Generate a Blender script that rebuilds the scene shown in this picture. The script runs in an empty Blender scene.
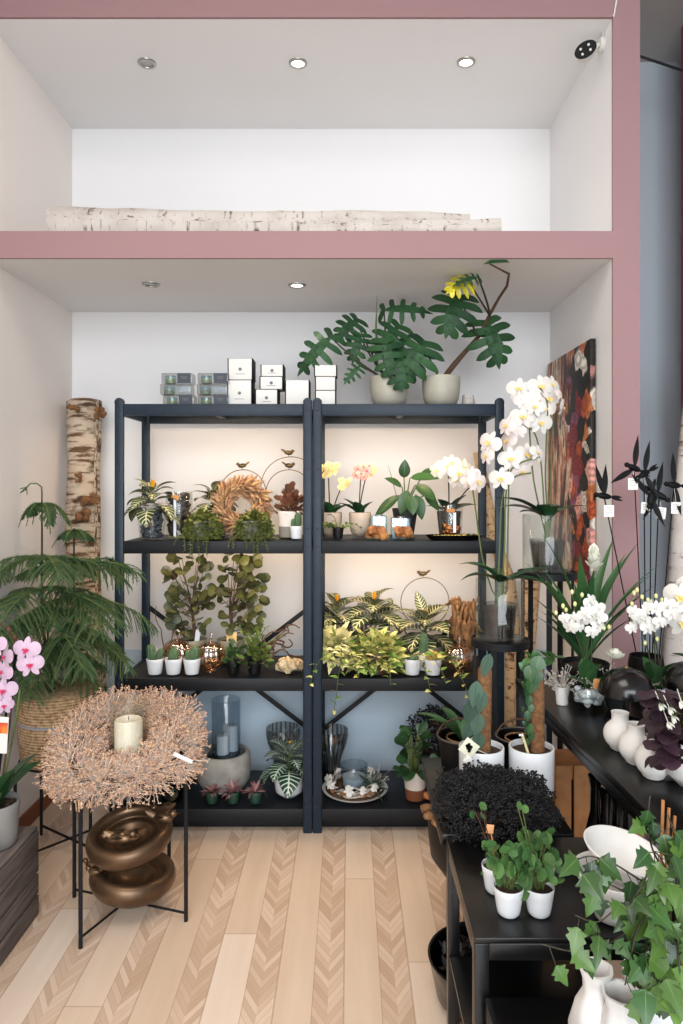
import bpy, bmesh, math, random
from mathutils import Vector, Matrix
PI = math.pi
V = Vector
SC = bpy.context.scene
COL = SC.collection
F, CX, CY, EYE = 700.0, 349.0, 485.0, 1.53      # lens in pixels, vanishing point, eye height (m)
S1, S2, S3, S4 = 1.886, 1.284, 0.681, 0.109      # tops of the four rack shelves
TA, TB, TC = 0.600, 0.800, 0.487                 # tops of the black tables

def X(px, y): return (px - CX) * y / F
def Z(py, y): return EYE - (py - CY) * y / F
def at(px, py, y): return V((X(px, y), y, Z(py, y)))

# ------------------------------------------------------------------ objects
def thing(name, label, cat, loc=(0, 0, 0), group=None, rz=0):
    o = bpy.data.objects.new(name, None); COL.objects.link(o)
    o.location = loc; o.rotation_euler = (0, 0, rz); o.empty_display_size = .05
    o['label'] = label; o['category'] = cat
    if group: o['group'] = group
    return o

def tag(o, label, cat, group=None):
    o['label'] = label; o['category'] = cat
    if group: o['group'] = group
    return o

CLAMP = {}
class MB:
    """collects shapes and links them as one mesh object"""
    def __init__(s): s.v = []; s.f = []; s.uv = []; s.mi = []; s.cur = 0
    def add(s, vs, fs, uvs=None):
        b = len(s.v); s.v.extend(tuple(p) for p in vs)
        s.uv.extend(uvs if uvs else [(0.5, 0.5)] * len(vs))
        s.f.extend(tuple(b + i for i in f) for f in fs); s.mi.extend([s.cur] * len(fs))
        return s
    def box(s, c, d, bev=0.0, rot=None, seg=2):
        c = V(c); d = V(d)
        bm = bmesh.new(); bmesh.ops.create_cube(bm, size=1)
        for v in bm.verts: v.co = V((v.co.x * d.x, v.co.y * d.y, v.co.z * d.z))
        if bev > 0: bmesh.ops.bevel(bm, geom=bm.edges[:], offset=min(bev, min(d) * .45), segments=seg, affect='EDGES', profile=.5)
        bm.verts.index_update()
        vs = [((rot @ v.co) if rot else v.co) + c for v in bm.verts]
        fs = [[v.index for v in f.verts] for f in bm.faces]
        bm.free(); return s.add(vs, fs)
    def span(s, a, b, bev=0.0):
        a = V(a); b = V(b); return s.box((a + b) / 2, [abs(b[i] - a[i]) for i in range(3)], bev)
    def lathe(s, prof, n=32, c=(0, 0, 0), rot=None, flute=None, sx=1, sy=1):
        c = V(c); vs = []; uvs = []; fs = []; m = len(prof)
        for j, (r, z) in enumerate(prof):
            for i in range(n):
                a = 2 * PI * i / n; k = flute(a, r, z) if flute else 1
                p = V((r * k * math.cos(a) * sx, r * k * math.sin(a) * sy, z))
                vs.append(((rot @ p) if rot else p) + c); uvs.append((i / n, j / max(1, m - 1)))
        for j in range(m - 1):
            for i in range(n):
                i2 = (i + 1) % n
                fs.append((j * n + i, j * n + i2, (j + 1) * n + i2, (j + 1) * n + i))
        if prof[0][0] > 1e-6: fs.append(tuple(range(n - 1, -1, -1)))
        if prof[-1][0] > 1e-6: fs.append(tuple((m - 1) * n + i for i in range(n)))
        return s.add(vs, fs, uvs)
    def tube(s, pts, r, n=8, cap=True):
        pts = [V(p) for p in pts]; m = len(pts)
        rs = r if isinstance(r, (list, tuple)) else [r] * m
        t0 = (pts[1] - pts[0]).normalized()
        side = t0.cross(V((0, 0, 1)))
        if side.length < 1e-3: side = t0.cross(V((0, 1, 0)))
        side.normalize(); vs = []; uvs = []; fs = []; ln = 0
        for j in range(m):
            t = (pts[min(j + 1, m - 1)] - pts[max(j - 1, 0)])
            t = t.normalized() if t.length > 1e-9 else t0
            side = side - t * side.dot(t)
            side = side.normalized() if side.length > 1e-6 else t.orthogonal().normalized()
            w = t.cross(side)
            if j: ln += (pts[j] - pts[j - 1]).length
            for i in range(n):
                a = 2 * PI * i / n
                vs.append(pts[j] + (side * math.cos(a) + w * math.sin(a)) * rs[j]); uvs.append((i / n, ln))
        for j in range(m - 1):
            for i in range(n):
                i2 = (i + 1) % n
                fs.append((j * n + i, j * n + i2, (j + 1) * n + i2, (j + 1) * n + i))
        if cap: fs.append(tuple(range(n - 1, -1, -1))); fs.append(tuple((m - 1) * n + i for i in range(n)))
        return s.add(vs, fs, uvs)
    def bar(s, a, b, w, d, up=(0, 1, 0)):
        """a straight flat bar from a to b, section w x d (d along up)"""
        a = V(a); b = V(b); t = (b - a).normalized(); u = V(up); u = (u - t * u.dot(t)).normalized(); x = t.cross(u)
        vs = [p + x * (w / 2 * i) + u * (d / 2 * j) for p in (a, b) for i, j in ((-1, -1), (1, -1), (1, 1), (-1, 1))]
        return s.add(vs, [(3, 2, 1, 0), (4, 5, 6, 7), (0, 1, 5, 4), (1, 2, 6, 5), (2, 3, 7, 6), (3, 0, 4, 7)])
    def ball(s, c, r, nu=10, nv=6, rot=None):
        c = V(c); r = V((r, r, r)) if isinstance(r, (int, float)) else V(r)
        vs = [V((0, 0, -1))]; fs = []
        for j in range(1, nv):
            ph = -PI / 2 + PI * j / nv
            for i in range(nu):
                a = 2 * PI * i / nu; vs.append(V((math.cos(ph) * math.cos(a), math.cos(ph) * math.sin(a), math.sin(ph))))
        vs.append(V((0, 0, 1))); top = len(vs) - 1
        for i in range(nu):
            i2 = (i + 1) % nu
            fs.append((0, 1 + i2, 1 + i)); fs.append((top, top - nu + i, top - nu + i2))
            for j in range(nv - 2):
                fs.append((1 + j * nu + i, 1 + j * nu + i2, 1 + (j + 1) * nu + i2, 1 + (j + 1) * nu + i))
        out = []
        for p in vs:
            p = V((p.x * r.x, p.y * r.y, p.z * r.z)); out.append((rot @ p if rot else p) + c)
        return s.add(out, fs)
    def octa(s, c, r):
        c = V(c)
        vs = [c + V(p) * r for p in ((1, 0, 0), (-1, 0, 0), (0, 1, 0), (0, -1, 0), (0, 0, 1), (0, 0, -1))]
        return s.add(vs, [(0, 2, 4), (2, 1, 4), (1, 3, 4), (3, 0, 4), (2, 0, 5), (1, 2, 5), (3, 1, 5), (0, 3, 5)])
    def leaf(s, p, d, L, W, shape='ovate', droop=.6, fold=.18, n=7, roll=0, up=(0, 0, 1), sweep=0, cols=5, thick=0):
        p = V(p); t = V(d).normalized(); up = V(up)
        side = t.cross(up)
        if side.length < .05: side = t.cross(V((0.3, 1, 0)))
        side.normalize(); nr = side.cross(t)
        if roll:
            R = Matrix.Rotation(roll, 3, t); side = R @ side; nr = R @ nr
        fn = SHAPES[shape]; vs = []; uvs = []; fs = []
        B = Matrix.Rotation(-droop / n, 3, side)
        ss = [-1 + 2 * k / (cols - 1) for k in range(cols)]
        for i in range(n + 1):
            q = i / n; w = W / 2 * fn(q)
            for k in ss:
                vs.append(p + side * (k * w) + nr * (fold * abs(k) * w) + t * (sweep * W / 2 * k * k))
                uvs.append(((k + 1) / 2, q))
            if i < n: p = p + t * (L / n); t = B @ t; nr = B @ nr
        for i in range(n):
            for k in range(cols - 1):
                a = i * cols + k; fs.append((a, a + 1, a + cols + 1, a + cols))
        return s.add(vs, fs, uvs)
    def finger_leaf(s, p, d, L, W, droop=.8, up=(0, -1, .35), n=5):
        """a deeply cut leaf: a narrow blade with finger lobes down both sides"""
        p = V(p); t = V(d).normalized(); up = V(up); side = t.cross(up).normalized(); nr = side.cross(t)
        s.leaf(p, t, L * 1.02, W * .34, 'ovate', droop, .12, 14, 0, up)
        B = Matrix.Rotation(-droop / n, 3, side); q = p.copy()
        for i in range(n):
            k = (i + .25) / n; ln = W * (.36 + .34 * math.sin(PI * min(1, k * 1.05 + .15)))
            for e in (-1, 1):
                dd = side * e * (1.0 - .3 * k) + t * (-.55 + 1.35 * k) - nr * .05
                s.leaf(q, dd, ln, W * .20, 'finger', .75, .16, 8, 0, nr, cols=3)
            q = q + t * (L * .92 / n); t = B @ t; nr = B @ nr
    def build(s, name, mats, parent=None, loc=None, smooth=35, rot=None):
        if parent is not None and parent.name in CLAMP: CLAMP[parent.name](s)
        me = bpy.data.meshes.new(name)
        me.from_pydata(s.v, [], s.f)
        uvl = me.uv_layers.new(name='UVMap')
        li = [0] * len(me.loops); me.loops.foreach_get('vertex_index', li)
        flat = []
        for i in li: flat.extend(s.uv[i])
        uvl.data.foreach_set('uv', flat)
        mats = mats if isinstance(mats, (list, tuple)) else [mats]
        for m in mats: me.materials.append(m)
        me.polygons.foreach_set('material_index', s.mi)
        me.update()
        if smooth:
            me.polygons.foreach_set('use_smooth', [True] * len(me.polygons))
            if smooth < 180: me.set_sharp_from_angle(angle=math.radians(smooth))
        o = bpy.data.objects.new(name, me); COL.objects.link(o)
        if parent: o.parent = parent
        if loc is not None: o.location = loc
        if rot is not None: o.rotation_euler = rot
        return o

def tab(pts):
    def f(t):
        for (a, b), (c, d) in zip(pts, pts[1:]):
            if t <= c: return b + (d - b) * (t - a) / (c - a) if c > a else d
        return pts[-1][1]
    return f
def lobed(t):
    env = math.sin(PI * min(1, t ** .62 * .96 + .04)) ** .7
    k = (t * 4.2 + .3) % 1.0
    return max(0.0, env * (1 - .80 * (0 if k < .62 else math.sin(PI * (k - .62) / .38) ** .8)))
SHAPES = {
    'ovate': lambda t: max(0, math.sin(PI * t ** .78)) ** .85,
    'lance': lambda t: max(0, math.sin(PI * t ** .8)) ** 1.15,
    'round': lambda t: math.sqrt(max(0, 1 - (2 * t - 1) ** 2)),
    'heart': tab([(0, .3), (.08, .75), (.2, 1), (.35, .98), (.55, .78), (.75, .48), (.9, .18), (1, 0)]),
    'strap': lambda t: min(1, (.25 + t * 4)) * min(1, max(0, (1 - t) * 2.6)) ** .8,
    'ivy': tab([(0, .5), (.07, 1.0), (.14, .78), (.2, .62), (.32, .96), (.38, .86), (.5, .48), (.68, .34), (.88, .14), (1, 0)]),
    'obov': lambda t: max(0, math.sin(PI * t ** 1.35)) ** .8,
    'petal': lambda t: max(0, math.sin(PI * (t * .93 + .05) ** 1.15)) ** .55,
    'fan': tab([(0, .12), (.25, .75), (.45, 1), (.7, .97), (.88, .72), (1, .25)]),
    'lobed': lobed, 'finger': tab([(0, .9), (.3, .95), (.6, 1), (.8, .72), (.93, .34), (1, 0)]),
}

# ------------------------------------------------------------------ materials
def lin(h):
    h = h.lstrip('#'); c = [int(h[i:i + 2], 16) / 255 for i in (0, 2, 4)]
    return tuple([x / 12.92 if x <= .04045 else ((x + .055) / 1.055) ** 2.4 for x in c] + [1.0])
class NT:
    def __init__(s, name):
        s.m = bpy.data.materials.new(name); s.m.use_nodes = True; s.t = s.m.node_tree; s.t.nodes.clear()
        s.out = s.t.nodes.new('ShaderNodeOutputMaterial')
    def n(s, typ, **kw):
        nd = s.t.nodes.new('ShaderNode' + typ)
        for k, v in kw.items():
            if k in nd.inputs.keys(): s.set(nd.inputs[k], v)
            else: setattr(nd, k, v)
        return nd
    def set(s, sock, v):
        if isinstance(v, bpy.types.NodeSocket): s.t.links.new(v, sock)
        else: sock.default_value = v
    def math(s, op, a, b=0.0, c=0.0):
        nd = s.t.nodes.new('ShaderNodeMath'); nd.operation = op
        for i, v in enumerate((a, b, c)): s.set(nd.inputs[i], v)
        return nd.outputs[0]
    def mix(s, f, a, b):
        nd = s.t.nodes.new('ShaderNodeMix'); nd.data_type = 'RGBA'
        s.set(nd.inputs[0], f); s.set(nd.inputs[6], a); s.set(nd.inputs[7], b)
        return nd.outputs[2]
    def ramp(s, f, stops, interp='LINEAR'):
        nd = s.t.nodes.new('ShaderNodeValToRGB'); nd.color_ramp.interpolation = interp
        e = nd.color_ramp.elements
        while len(e) < len(stops): e.new(.5)
        for k, (p, c) in enumerate(stops): e[k].position = p; e[k].color = c if len(c) == 4 else (*c, 1)
        s.set(nd.inputs[0], f); return nd.outputs[0]
    def coord(s, which='Object', scale=None):
        tc = s.t.nodes.new('ShaderNodeTexCoord').outputs[which]
        if scale is None: return tc
        mp = s.t.nodes.new('ShaderNodeMapping'); s.t.links.new(tc, mp.inputs[0]); mp.inputs[3].default_value = scale
        return mp.outputs[0]
    def noise(s, vec, scale=5, detail=3, rough=.5):
        nd = s.n('TexNoise', Scale=scale, Detail=detail, Roughness=rough); s.t.links.new(vec, nd.inputs['Vector']); return nd.outputs[0]
    def bsdf(s, col, rough=.5, metal=0, spec=.5, coat=0, bump=None, bstr=.3, bdist=.01, **kw):
        p = s.t.nodes.new('ShaderNodeBsdfPrincipled')
        s.set(p.inputs['Base Color'], col); s.set(p.inputs['Roughness'], rough); s.set(p.inputs['Metallic'], metal)
        p.inputs['Specular IOR Level'].default_value = spec; p.inputs['Coat Weight'].default_value = coat
        for k, v in kw.items(): s.set(p.inputs[k.replace('_', ' ')], v)
        if bump is not None:
            b = s.t.nodes.new('ShaderNodeBump'); b.inputs['Strength'].default_value = bstr; b.inputs['Distance'].default_value = bdist
            s.t.links.new(bump, b.inputs['Height']); s.t.links.new(b.outputs[0], p.inputs['Normal'])
        s.t.links.new(p.outputs[0], s.out.inputs[0]); return s.m

def mat(name, c1, c2=None, rough=.5, metal=0, scale=12, bump=0, bscale=80, bdist=.004, spec=.5, coat=0, island=0, sheen=0):
    t = NT(name); vec = t.coord('Object'); col = lin(c1)
    if c2: col = t.mix(t.ramp(t.noise(vec, scale, 4), [(.35, (0, 0, 0)), (.65, (1, 1, 1))]), lin(c1), lin(c2))
    if island:
        g = t.n('NewGeometry').outputs['Random Per Island']
        h = t.n('HueSaturation', Color=col)
        t.set(h.inputs['Value'], t.math('MULTIPLY_ADD', g, island, 1 - island / 2))
        t.set(h.inputs['Hue'], t.math('MULTIPLY_ADD', g, island * .05, .5 - island * .025)); col = h.outputs[0]
    bn = t.noise(vec, bscale, 3) if bump else None
    return t.bsdf(col, rough, metal, spec, coat, bn, bump, bdist)

def glass(name, tint='#f2f6f6', gloss=.09, rough=.03, edge=.55):
    t = NT(name)
    tr = t.n('BsdfTransparent', Color=lin(tint)); gl = t.n('BsdfGlossy', Roughness=rough)
    lw = t.n('LayerWeight', Blend=.35)
    f = t.math('MULTIPLY_ADD', t.math('POWER', lw.outputs['Facing'], 2.5), edge, gloss)
    mx = t.n('MixShader'); t.set(mx.inputs[0], f); t.t.links.new(tr.outputs[0], mx.inputs[1]); t.t.links.new(gl.outputs[0], mx.inputs[2])
    t.t.links.new(mx.outputs[0], t.out.inputs[0]); return t.m

def emit(name, c, strength):
    t = NT(name); e = t.n('Emission', Color=lin(c), Strength=strength); t.t.links.new(e.outputs[0], t.out.inputs[0]); return t.m

def leafmat(name, c1, c2, vein=None, rough=.42, island=.35, veinw=.05, spec=.4):
    t = NT(name); uv = t.n('TexCoord').outputs['UV']; sp = t.n('SeparateXYZ', Vector=uv)
    a = t.math('ABSOLUTE', t.math('MULTIPLY_ADD', sp.outputs[0], 2, -1))
    g = t.n('NewGeometry').outputs['Random Per Island']
    col = t.mix(g, lin(c1), lin(c2))
    h = t.n('HueSaturation', Color=col); t.set(h.inputs['Value'], t.math('MULTIPLY_ADD', t.math('FRACT', t.math('MULTIPLY', g, 7.3)), island, 1 - island / 2)); col = h.outputs[0]
    if vein: col = t.mix(t.math('MULTIPLY', t.math('LESS_THAN', a, veinw), .7), col, lin(vein))
    return t.bsdf(col, rough, 0, spec)

def zebramat(name, dark, dark2, pale, freq=8.0, w=.17):
    t = NT(name); uv = t.n('TexCoord').outputs['UV']; sp = t.n('SeparateXYZ', Vector=uv)
    a = t.math('ABSOLUTE', t.math('MULTIPLY_ADD', sp.outputs[0], 2, -1))
    k = t.math('MULTIPLY', t.math('SUBTRACT', sp.outputs[1], t.math('MULTIPLY', a, .17)), freq)
    st = t.math('ABSOLUTE', t.math('SUBTRACT', t.math('FRACT', k), .5))
    wid = t.math('MULTIPLY_ADD', a, -w * .62, w)
    f = t.math('MAXIMUM', t.math('LESS_THAN', st, wid), t.math('LESS_THAN', a, .075))
    g = t.n('NewGeometry').outputs['Random Per Island']
    return t.bsdf(t.mix(f, t.mix(g, lin(dark), lin(dark2)), lin(pale)), .38, 0, .45)

def variegated(name, green, cream, thr=.5):
    t = NT(name); vec = t.coord('Object'); g = t.n('NewGeometry').outputs['Random Per Island']
    n = t.noise(vec, 55, 2); f = t.ramp(t.math('ADD', n, t.math('MULTIPLY_ADD', g, .5, -.25)), [(thr - .06, (0, 0, 0)), (thr + .06, (1, 1, 1))])
    return t.bsdf(t.mix(f, lin(green), lin(cream)), .4, 0, .4)
LED_W = 2.6
# ------------------------------------------------------------------ palette
def m_plaster(name, c, b=.12, s=220):
    t = NT(name); vec = t.coord('Object')
    c2 = tuple([x * .93 for x in lin(c)[:3]] + [1])
    col = t.mix(t.noise(vec, 1.3, 3), lin(c), c2)
    return t.bsdf(col, .85, 0, .2, bump=t.noise(vec, s, 3), bstr=b, bdist=.003)
WHITE = m_plaster('white plaster', '#e9e8e8'); WHITE_L = m_plaster('warm white plaster', '#efe6e0')
MAUVE = m_plaster('mauve plaster', '#97787a', .3, 120); MAUVE_D = m_plaster('deep mauve plaster', '#8f6163', .3, 120)
SLATE = m_plaster('blue grey plaster', '#c3ccd4'); CEILM = m_plaster('textured grey ceiling', '#c6c4c0', .6, 60)
def m_floor():
    t = NT('oak chevron laminate'); sp = t.n('SeparateXYZ', Vector=t.coord('Object'))
    x, y = sp.outputs[0], sp.outputs[1]; P_ = .205
    u = t.math('DIVIDE', t.math('ADD', x, 5.03), P_); iu = t.math('FLOOR', u); fu = t.math('FRACT', u)
    # staggered plain boards
    v = t.math('MULTIPLY_ADD', y, .78, t.math('MULTIPLY', iu, .37)); iv = t.math('FLOOR', v); fv = t.math('FRACT', v)
    cmb = t.n('CombineXYZ', X=iu, Y=iv); wn = t.n('TexWhiteNoise', noise_dimensions='2D', Vector=cmb.outputs[0]).outputs[0]
    grain = t.noise(t.coord('Object', (26, 1.6, 1)), 1, 5, .6)
    g2 = t.noise(t.coord('Object', (7, .9, 1)), 1.4, 2)
    board = t.ramp(t.math('ADD', t.math('MULTIPLY', wn, .5), t.math('MULTIPLY_ADD', grain, .45, t.math('MULTIPLY_ADD', g2, .5, -.2))), [(.1, lin('#d2b79e')), (.5, lin('#e0c8b1')), (.95, lin('#ecdaca'))])
    # chevron strip
    w = .46; cx = t.math('DIVIDE', fu, w)
    hx = t.math('ABSOLUTE', t.math('SUBTRACT', t.math('MULTIPLY', cx, 1), .5))
    c = t.math('DIVIDE', t.math('MULTIPLY_ADD', hx, -.16, y), .036); ic = t.math('FLOOR', c); fc = t.math('FRACT', c)
    cm2 = t.n('CombineXYZ', X=t.math('ADD', ic, t.math('MULTIPLY', iu, 17)), Y=t.math('GREATER_THAN', cx, .5))
    wn2 = t.n('TexWhiteNoise', noise_dimensions='2D', Vector=cm2.outputs[0]).outputs[0]
    chev = t.ramp(t.math('MULTIPLY_ADD', grain, .25, t.math('MULTIPLY', wn2, .8)), [(.05, lin('#c2a48b')), (.5, lin('#d2b69e')), (.95, lin('#e2cab4'))])
    chev = t.mix(t.math('LESS_THAN', fc, .05), chev, lin('#b3957d'))
    col = t.mix(t.math('LESS_THAN', cx, 1), board, chev)
    jo = t.math('MAXIMUM', t.math('MULTIPLY', t.math('LESS_THAN', fv, .003), t.math('GREATER_THAN', cx, 1)), t.math('MAXIMUM', t.math('LESS_THAN', fu, .012), t.math('LESS_THAN', t.math('ABSOLUTE', t.math('SUBTRACT', cx, 1)), .025)))
    col = t.mix(t.math('MULTIPLY', jo, .6), col, lin('#a88a74'))
    return t.bsdf(col, .34, 0, .4, bump=grain, bstr=.05, bdist=.002)
FLOOR = m_floor()
BLACK = mat('black powder coated steel', '#101216', '#13161a', .5, .0, 30, .08, 400, spec=.3)
BLACK2 = mat('matt black lacquer', '#080809', '#0c0c0d', .30, 0, 10, .03, 200, spec=.5)
BLACKGLOSS = mat('satin black metal', '#050506', None, .2, 0, spec=.5)
BLUE_REFL = mat('black steel tinted with blue reflection', '#172431', '#1b2a38', .45, 0, 30, .06, 400, spec=.3)  # blue reflection on the black rack steel is mixed into this colour
STEEL = mat('brushed steel', '#a9a6a0', None, .3, 1)
WHITEC = mat('white glazed ceramic', '#dcdee0', '#d4d7da', .22, 0, 6, 0, spec=.5)
WHITEM = mat('matt white ceramic', '#dcdad6', '#d0cdc8', .55, 0, 8, .1, 150)
SOIL = mat('dark potting soil', '#2a1d14', '#3d2b1d', .95, 0, 60, .9, 120, .008)
GREYP = mat('grey green stoneware', '#a9a596', '#9b978a', .5, 0, 8, .1, 100)
BEIGEP = mat('beige stoneware', '#c3b19f', '#b39f8c', .55, 0, 10, .1, 120)
OLIVEP = mat('olive grey stoneware', '#8f8b78', '#7d7a69', .5, 0, 8, .1, 100)
GREYC = mat('grey ceramic', '#8f8d8a', '#817f7d', .5, 0, 8)
DGREYP = mat('dark grey pot', '#232427', '#2b2c2e', .55, 0, 8)
BLACKP = mat('black plastic pot', '#0a0a0b', None, .5, spec=.3)
BROWNP = mat('brown plastic pot', '#4a3428', None, .5)
GREENP = mat('dark green plastic pot', '#1f3d30', None, .45)
CONC = mat('pale concrete', '#a09c95', '#85827c', .9, 0, 14, .4, 90)
STEM = mat('green stem', '#4d5c2c', '#5d6b37', .55)
DSTEM = mat('dark stem', '#2c2a1c', '#3c3524', .6)
BSTEM = mat('brown stem', '#5a4029', '#473020', .8, 0, 30, .5, 200)
WILLOW = mat('twisted vine bark', '#553a2a', '#7a5a40', .8, 0, 40, .6, 150)
DRIFT = mat('driftwood', '#6f4c30', '#a07850', .8, 0, 25, .9, 60, .01)
DRIFTO = mat('orange brown root wood', '#8a4f25', '#c58a4f', .75, 0, 22, .9, 50, .01)
TANCARD = mat('brown paper tag', '#c98f55', '#bd8349', .8)
PAPER = mat('white paper', '#dbd9d4', None, .8)
PEACH = mat('peach paper label', '#dba070', None, .8)
SILVER = mat('silver ribbon', '#d9dde2', None, .4, .3)
BRONZE = mat('antique bronze', '#84694f', '#5a4534', .36, .75, 5, .1, 40)
BRASSW = mat('aged brass wire', '#6d5a3c', None, .45, .7)
WAX = mat('ivory wax', '#eee2cf', '#e3d4bd', .6)
WAXG = mat('grey wax', '#c8cdd2', None, .6)
CANDY = mat('pale yellow wax', '#e0cf9f', None, .5)
INK = mat('navy label', '#29323d', None, .5); INKG = mat('grey print', '#6e6e70', None, .7); BLKCARD = mat('black card', '#08080a', None, .6, spec=.2)
GLASS = glass('clear glass', '#fafcfb', .05, .03, .4); SMOKE = glass('smoked glass', '#ecf1f4', .05, .03, .35); TEALG = glass('pale teal glass', '#cfe6e6', .12)
AMBER = glass('amber lustre glass', '#eecaa0', .3, .05, .5)
CLEARP = glass('clear plastic', '#dfe0df', .06, .2, .3)
DARKG = glass('dark green glass', '#8fb3a4', .08)
ZEB = zebramat('zebra plant leaf', '#2f3d22', '#3a4a2b', '#d6d0a2'); ZEBG = zebramat('zebra plant deep leaf', '#1c3a2b', '#26483a', '#c9d3c0')
BUD = mat('yellow bract', '#f2b41e', '#e89a12', .5)
PHIL = leafmat('philodendron leaf', '#1c3a24', '#2c522e', '#3f6238', .5, .35, .03, .25); PHILY = leafmat('yellowing leaf', '#a9a325', '#d8c630', '#5d7a34', .35)
DEEP = leafmat('deep green leaf', '#1f3d20', '#36592f', '#50703f', .35); ORCL = leafmat('orchid leaf', '#1c3a24', '#2c5230', '#31552f', .3)
PINE = leafmat('norfolk pine needle', '#1d4630', '#3c6f47', None, .55, .5)
TRAIL = leafmat('tiny trailing leaf', '#44562a', '#84853f', None, .5, .7); FIC = leafmat('round fig leaf', '#2b321b', '#50552f', '#66663e', .4, .6)
IVY = leafmat('ivy leaf', '#1d3d1c', '#51702c', '#5f8044', .36, .7, .035); PIL = leafmat('round pilea leaf', '#33572f', '#587d42', '#3f6b39', .45, .55)
HERB = leafmat('small green leaf', '#3f5a26', '#76883a', '#5b7233', .45, .5); SILV = leafmat('silvery green leaf', '#35493b', '#4a6052', '#2a3f31', .7, .3, .05, .2)
STRAP = leafmat('fresh strap leaf', '#1f4526', '#40693a', '#36603a', .42, .5); POTH = variegated('variegated pothos leaf', '#8a9a48', '#e6dea6', .36); POTHG = variegated('yellow edged pothos leaf', '#66883c', '#d6cf80', .47)
OXA = leafmat('dark purple oxalis leaf', '#2a1a22', '#3b2530', '#4a3038', .55, .4); REDL = leafmat('red striped leaf', '#7d4a4e', '#a87f7c', '#c8a8a0', .5, .5); KAL = leafmat('bronze kalanchoe leaf', '#6b4232', '#8a6148', None, .6, .6)
CACT = mat('green cactus skin', '#4d6b45', '#3d5a3c', .6, 0, 30, .5, 150); CACTG = mat('golden spines', '#c89a4a', '#8f8a4a', .7, 0, 40, .8, 200); SPINE = mat('pale cactus spine', '#d8cfae', None, .7)
PET = mat('white orchid petal', '#d6d2cc', '#cec9c2', .5, 0, 30); PETB = mat('blush orchid petal', '#dccdc8', '#e3dad5', .5, 0, 30); LIP = mat('yellow orchid lip', '#e2b23c', '#f0dfa0', .5, 0, 60)
PETL = mat('lilac orchid petal', '#bd9cb8', '#cdb6c6', .5, 0, 40); LIPM = mat('magenta orchid lip', '#b51f5a', '#d04a6e', .5); PETY = mat('pale yellow petal', '#f0dfa0', '#e8cf80', .5); PETP = mat('salmon pink petal', '#e58f86', '#f0b8a4', .5); CREAM = mat('white wax bloom', '#d6d3c8', '#c8ccb8', .45)
PAMP = mat('tan bunny tail grass', '#9c7048', '#c4a07c', .9, 0, 40, .5, 200, island=.6); DRY = mat('dried tan umbel', '#d2bcac', '#e0cdbf', .85, 0, 30, island=.55); DRYP = mat('dried brown seed', '#b38a6e', '#cdaa90', .8, 0, 50, island=.7); DRYK = mat('black dyed umbel', '#0e0e10', '#17171a', .75, 0, 30, island=.5)
GREYTW = mat('silvery dried twig', '#c4beb6', '#a59c92', .7, 0, 40); PEBB = mat('dark pebble', '#3c4047', '#5a5f68', .4, 0, 40, island=.8); PEBW = mat('pale blue grey pebble', '#c9ced2', '#a9b0b6', .4, 0, 30, island=.5); LAVA = mat('dark brown seed ball', '#2c221d', '#45362d', .7, 0, 60, .6, 150)
COPB = mat('copper bauble', '#b36f3c', '#8a4f28', .25, .7, 20, island=.4); GRNB = mat('dark green bauble', '#26372a', None, .25, .3); YELN = mat('yellow green nut', '#a8963a', '#c7b65a', .5, 0, 40, island=.5)
STONEP = mat('straw stone', '#b79a72', '#d8c5a0', .9, 0, 60, 1, 90, .012); COIR = mat('coir moss pole', '#6f4a2e', '#8d6440', .95, 0, 80, 1, 220, .006)
def m_birch(name, base, dark, amount=.56, warm='#b59a80'):
    t = NT(name); uv = t.coord('UV')
    mp = t.n('Mapping'); t.t.links.new(uv, mp.inputs[0]); mp.inputs[3].default_value = (3.0, 42, 1)
    n1 = t.noise(mp.outputs[0], 1, 5, .65)
    mp2 = t.n('Mapping'); t.t.links.new(uv, mp2.inputs[0]); mp2.inputs[3].default_value = (2.2, 9, 1)
    n2 = t.noise(mp2.outputs[0], 1, 3, .6); n3 = t.noise(t.coord('Object'), 9, 4)
    col = t.mix(t.ramp(n3, [(.45, (0, 0, 0)), (.8, (1, 1, 1))]), lin(base), lin(warm))
    col = t.mix(t.ramp(n1, [(amount + .04, (0, 0, 0)), (amount + .14, (1, 1, 1))]), col, lin(dark))
    col = t.mix(t.ramp(n2, [(amount + .06, (0, 0, 0)), (amount + .14, (1, 1, 1))]), col, lin('#4a3526'))
    return t.bsdf(col, .8, 0, .25, bump=n1, bstr=.5, bdist=.006)
BIRCH = m_birch('white birch bark', '#c2bbb5', '#5d4838', .53, '#aca29b'); BIRCHB = m_birch('rough birch bark', '#b9a995', '#5d432f', .45); BIRCHO = m_birch('tan birch bark', '#d3b48e', '#80522e', .5)
ENDG = mat('cut wood end', '#b98f63', '#a1774e', .85, 0, 18, .3, 60); FUNGUS = mat('orange bark growth', '#6b4a2e', '#8a5f38', .95, 0, 40, 1, 80, .02)
def m_crate():
    t = NT('weathered grey wood'); n = t.noise(t.coord('Object', (60, 3.5, 45)), 1, 5, .6); g = t.n('NewGeometry').outputs['Random Per Island']
    col = t.ramp(t.math('ADD', n, t.math('MULTIPLY_ADD', g, .2, -.1)), [(.3, lin('#5a514d')), (.55, lin('#7b706a')), (.8, lin('#9a8f88'))])
    return t.bsdf(col, .8, 0, .25, bump=n, bstr=.35, bdist=.004)
CRATE = m_crate(); OAKB = mat('brown stained wood', '#6a4230', '#7a4f39', .5, 0, 20); PINEW = mat('orange pine wood', '#94602f', '#a8713e', .6, 0, 20)
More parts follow.
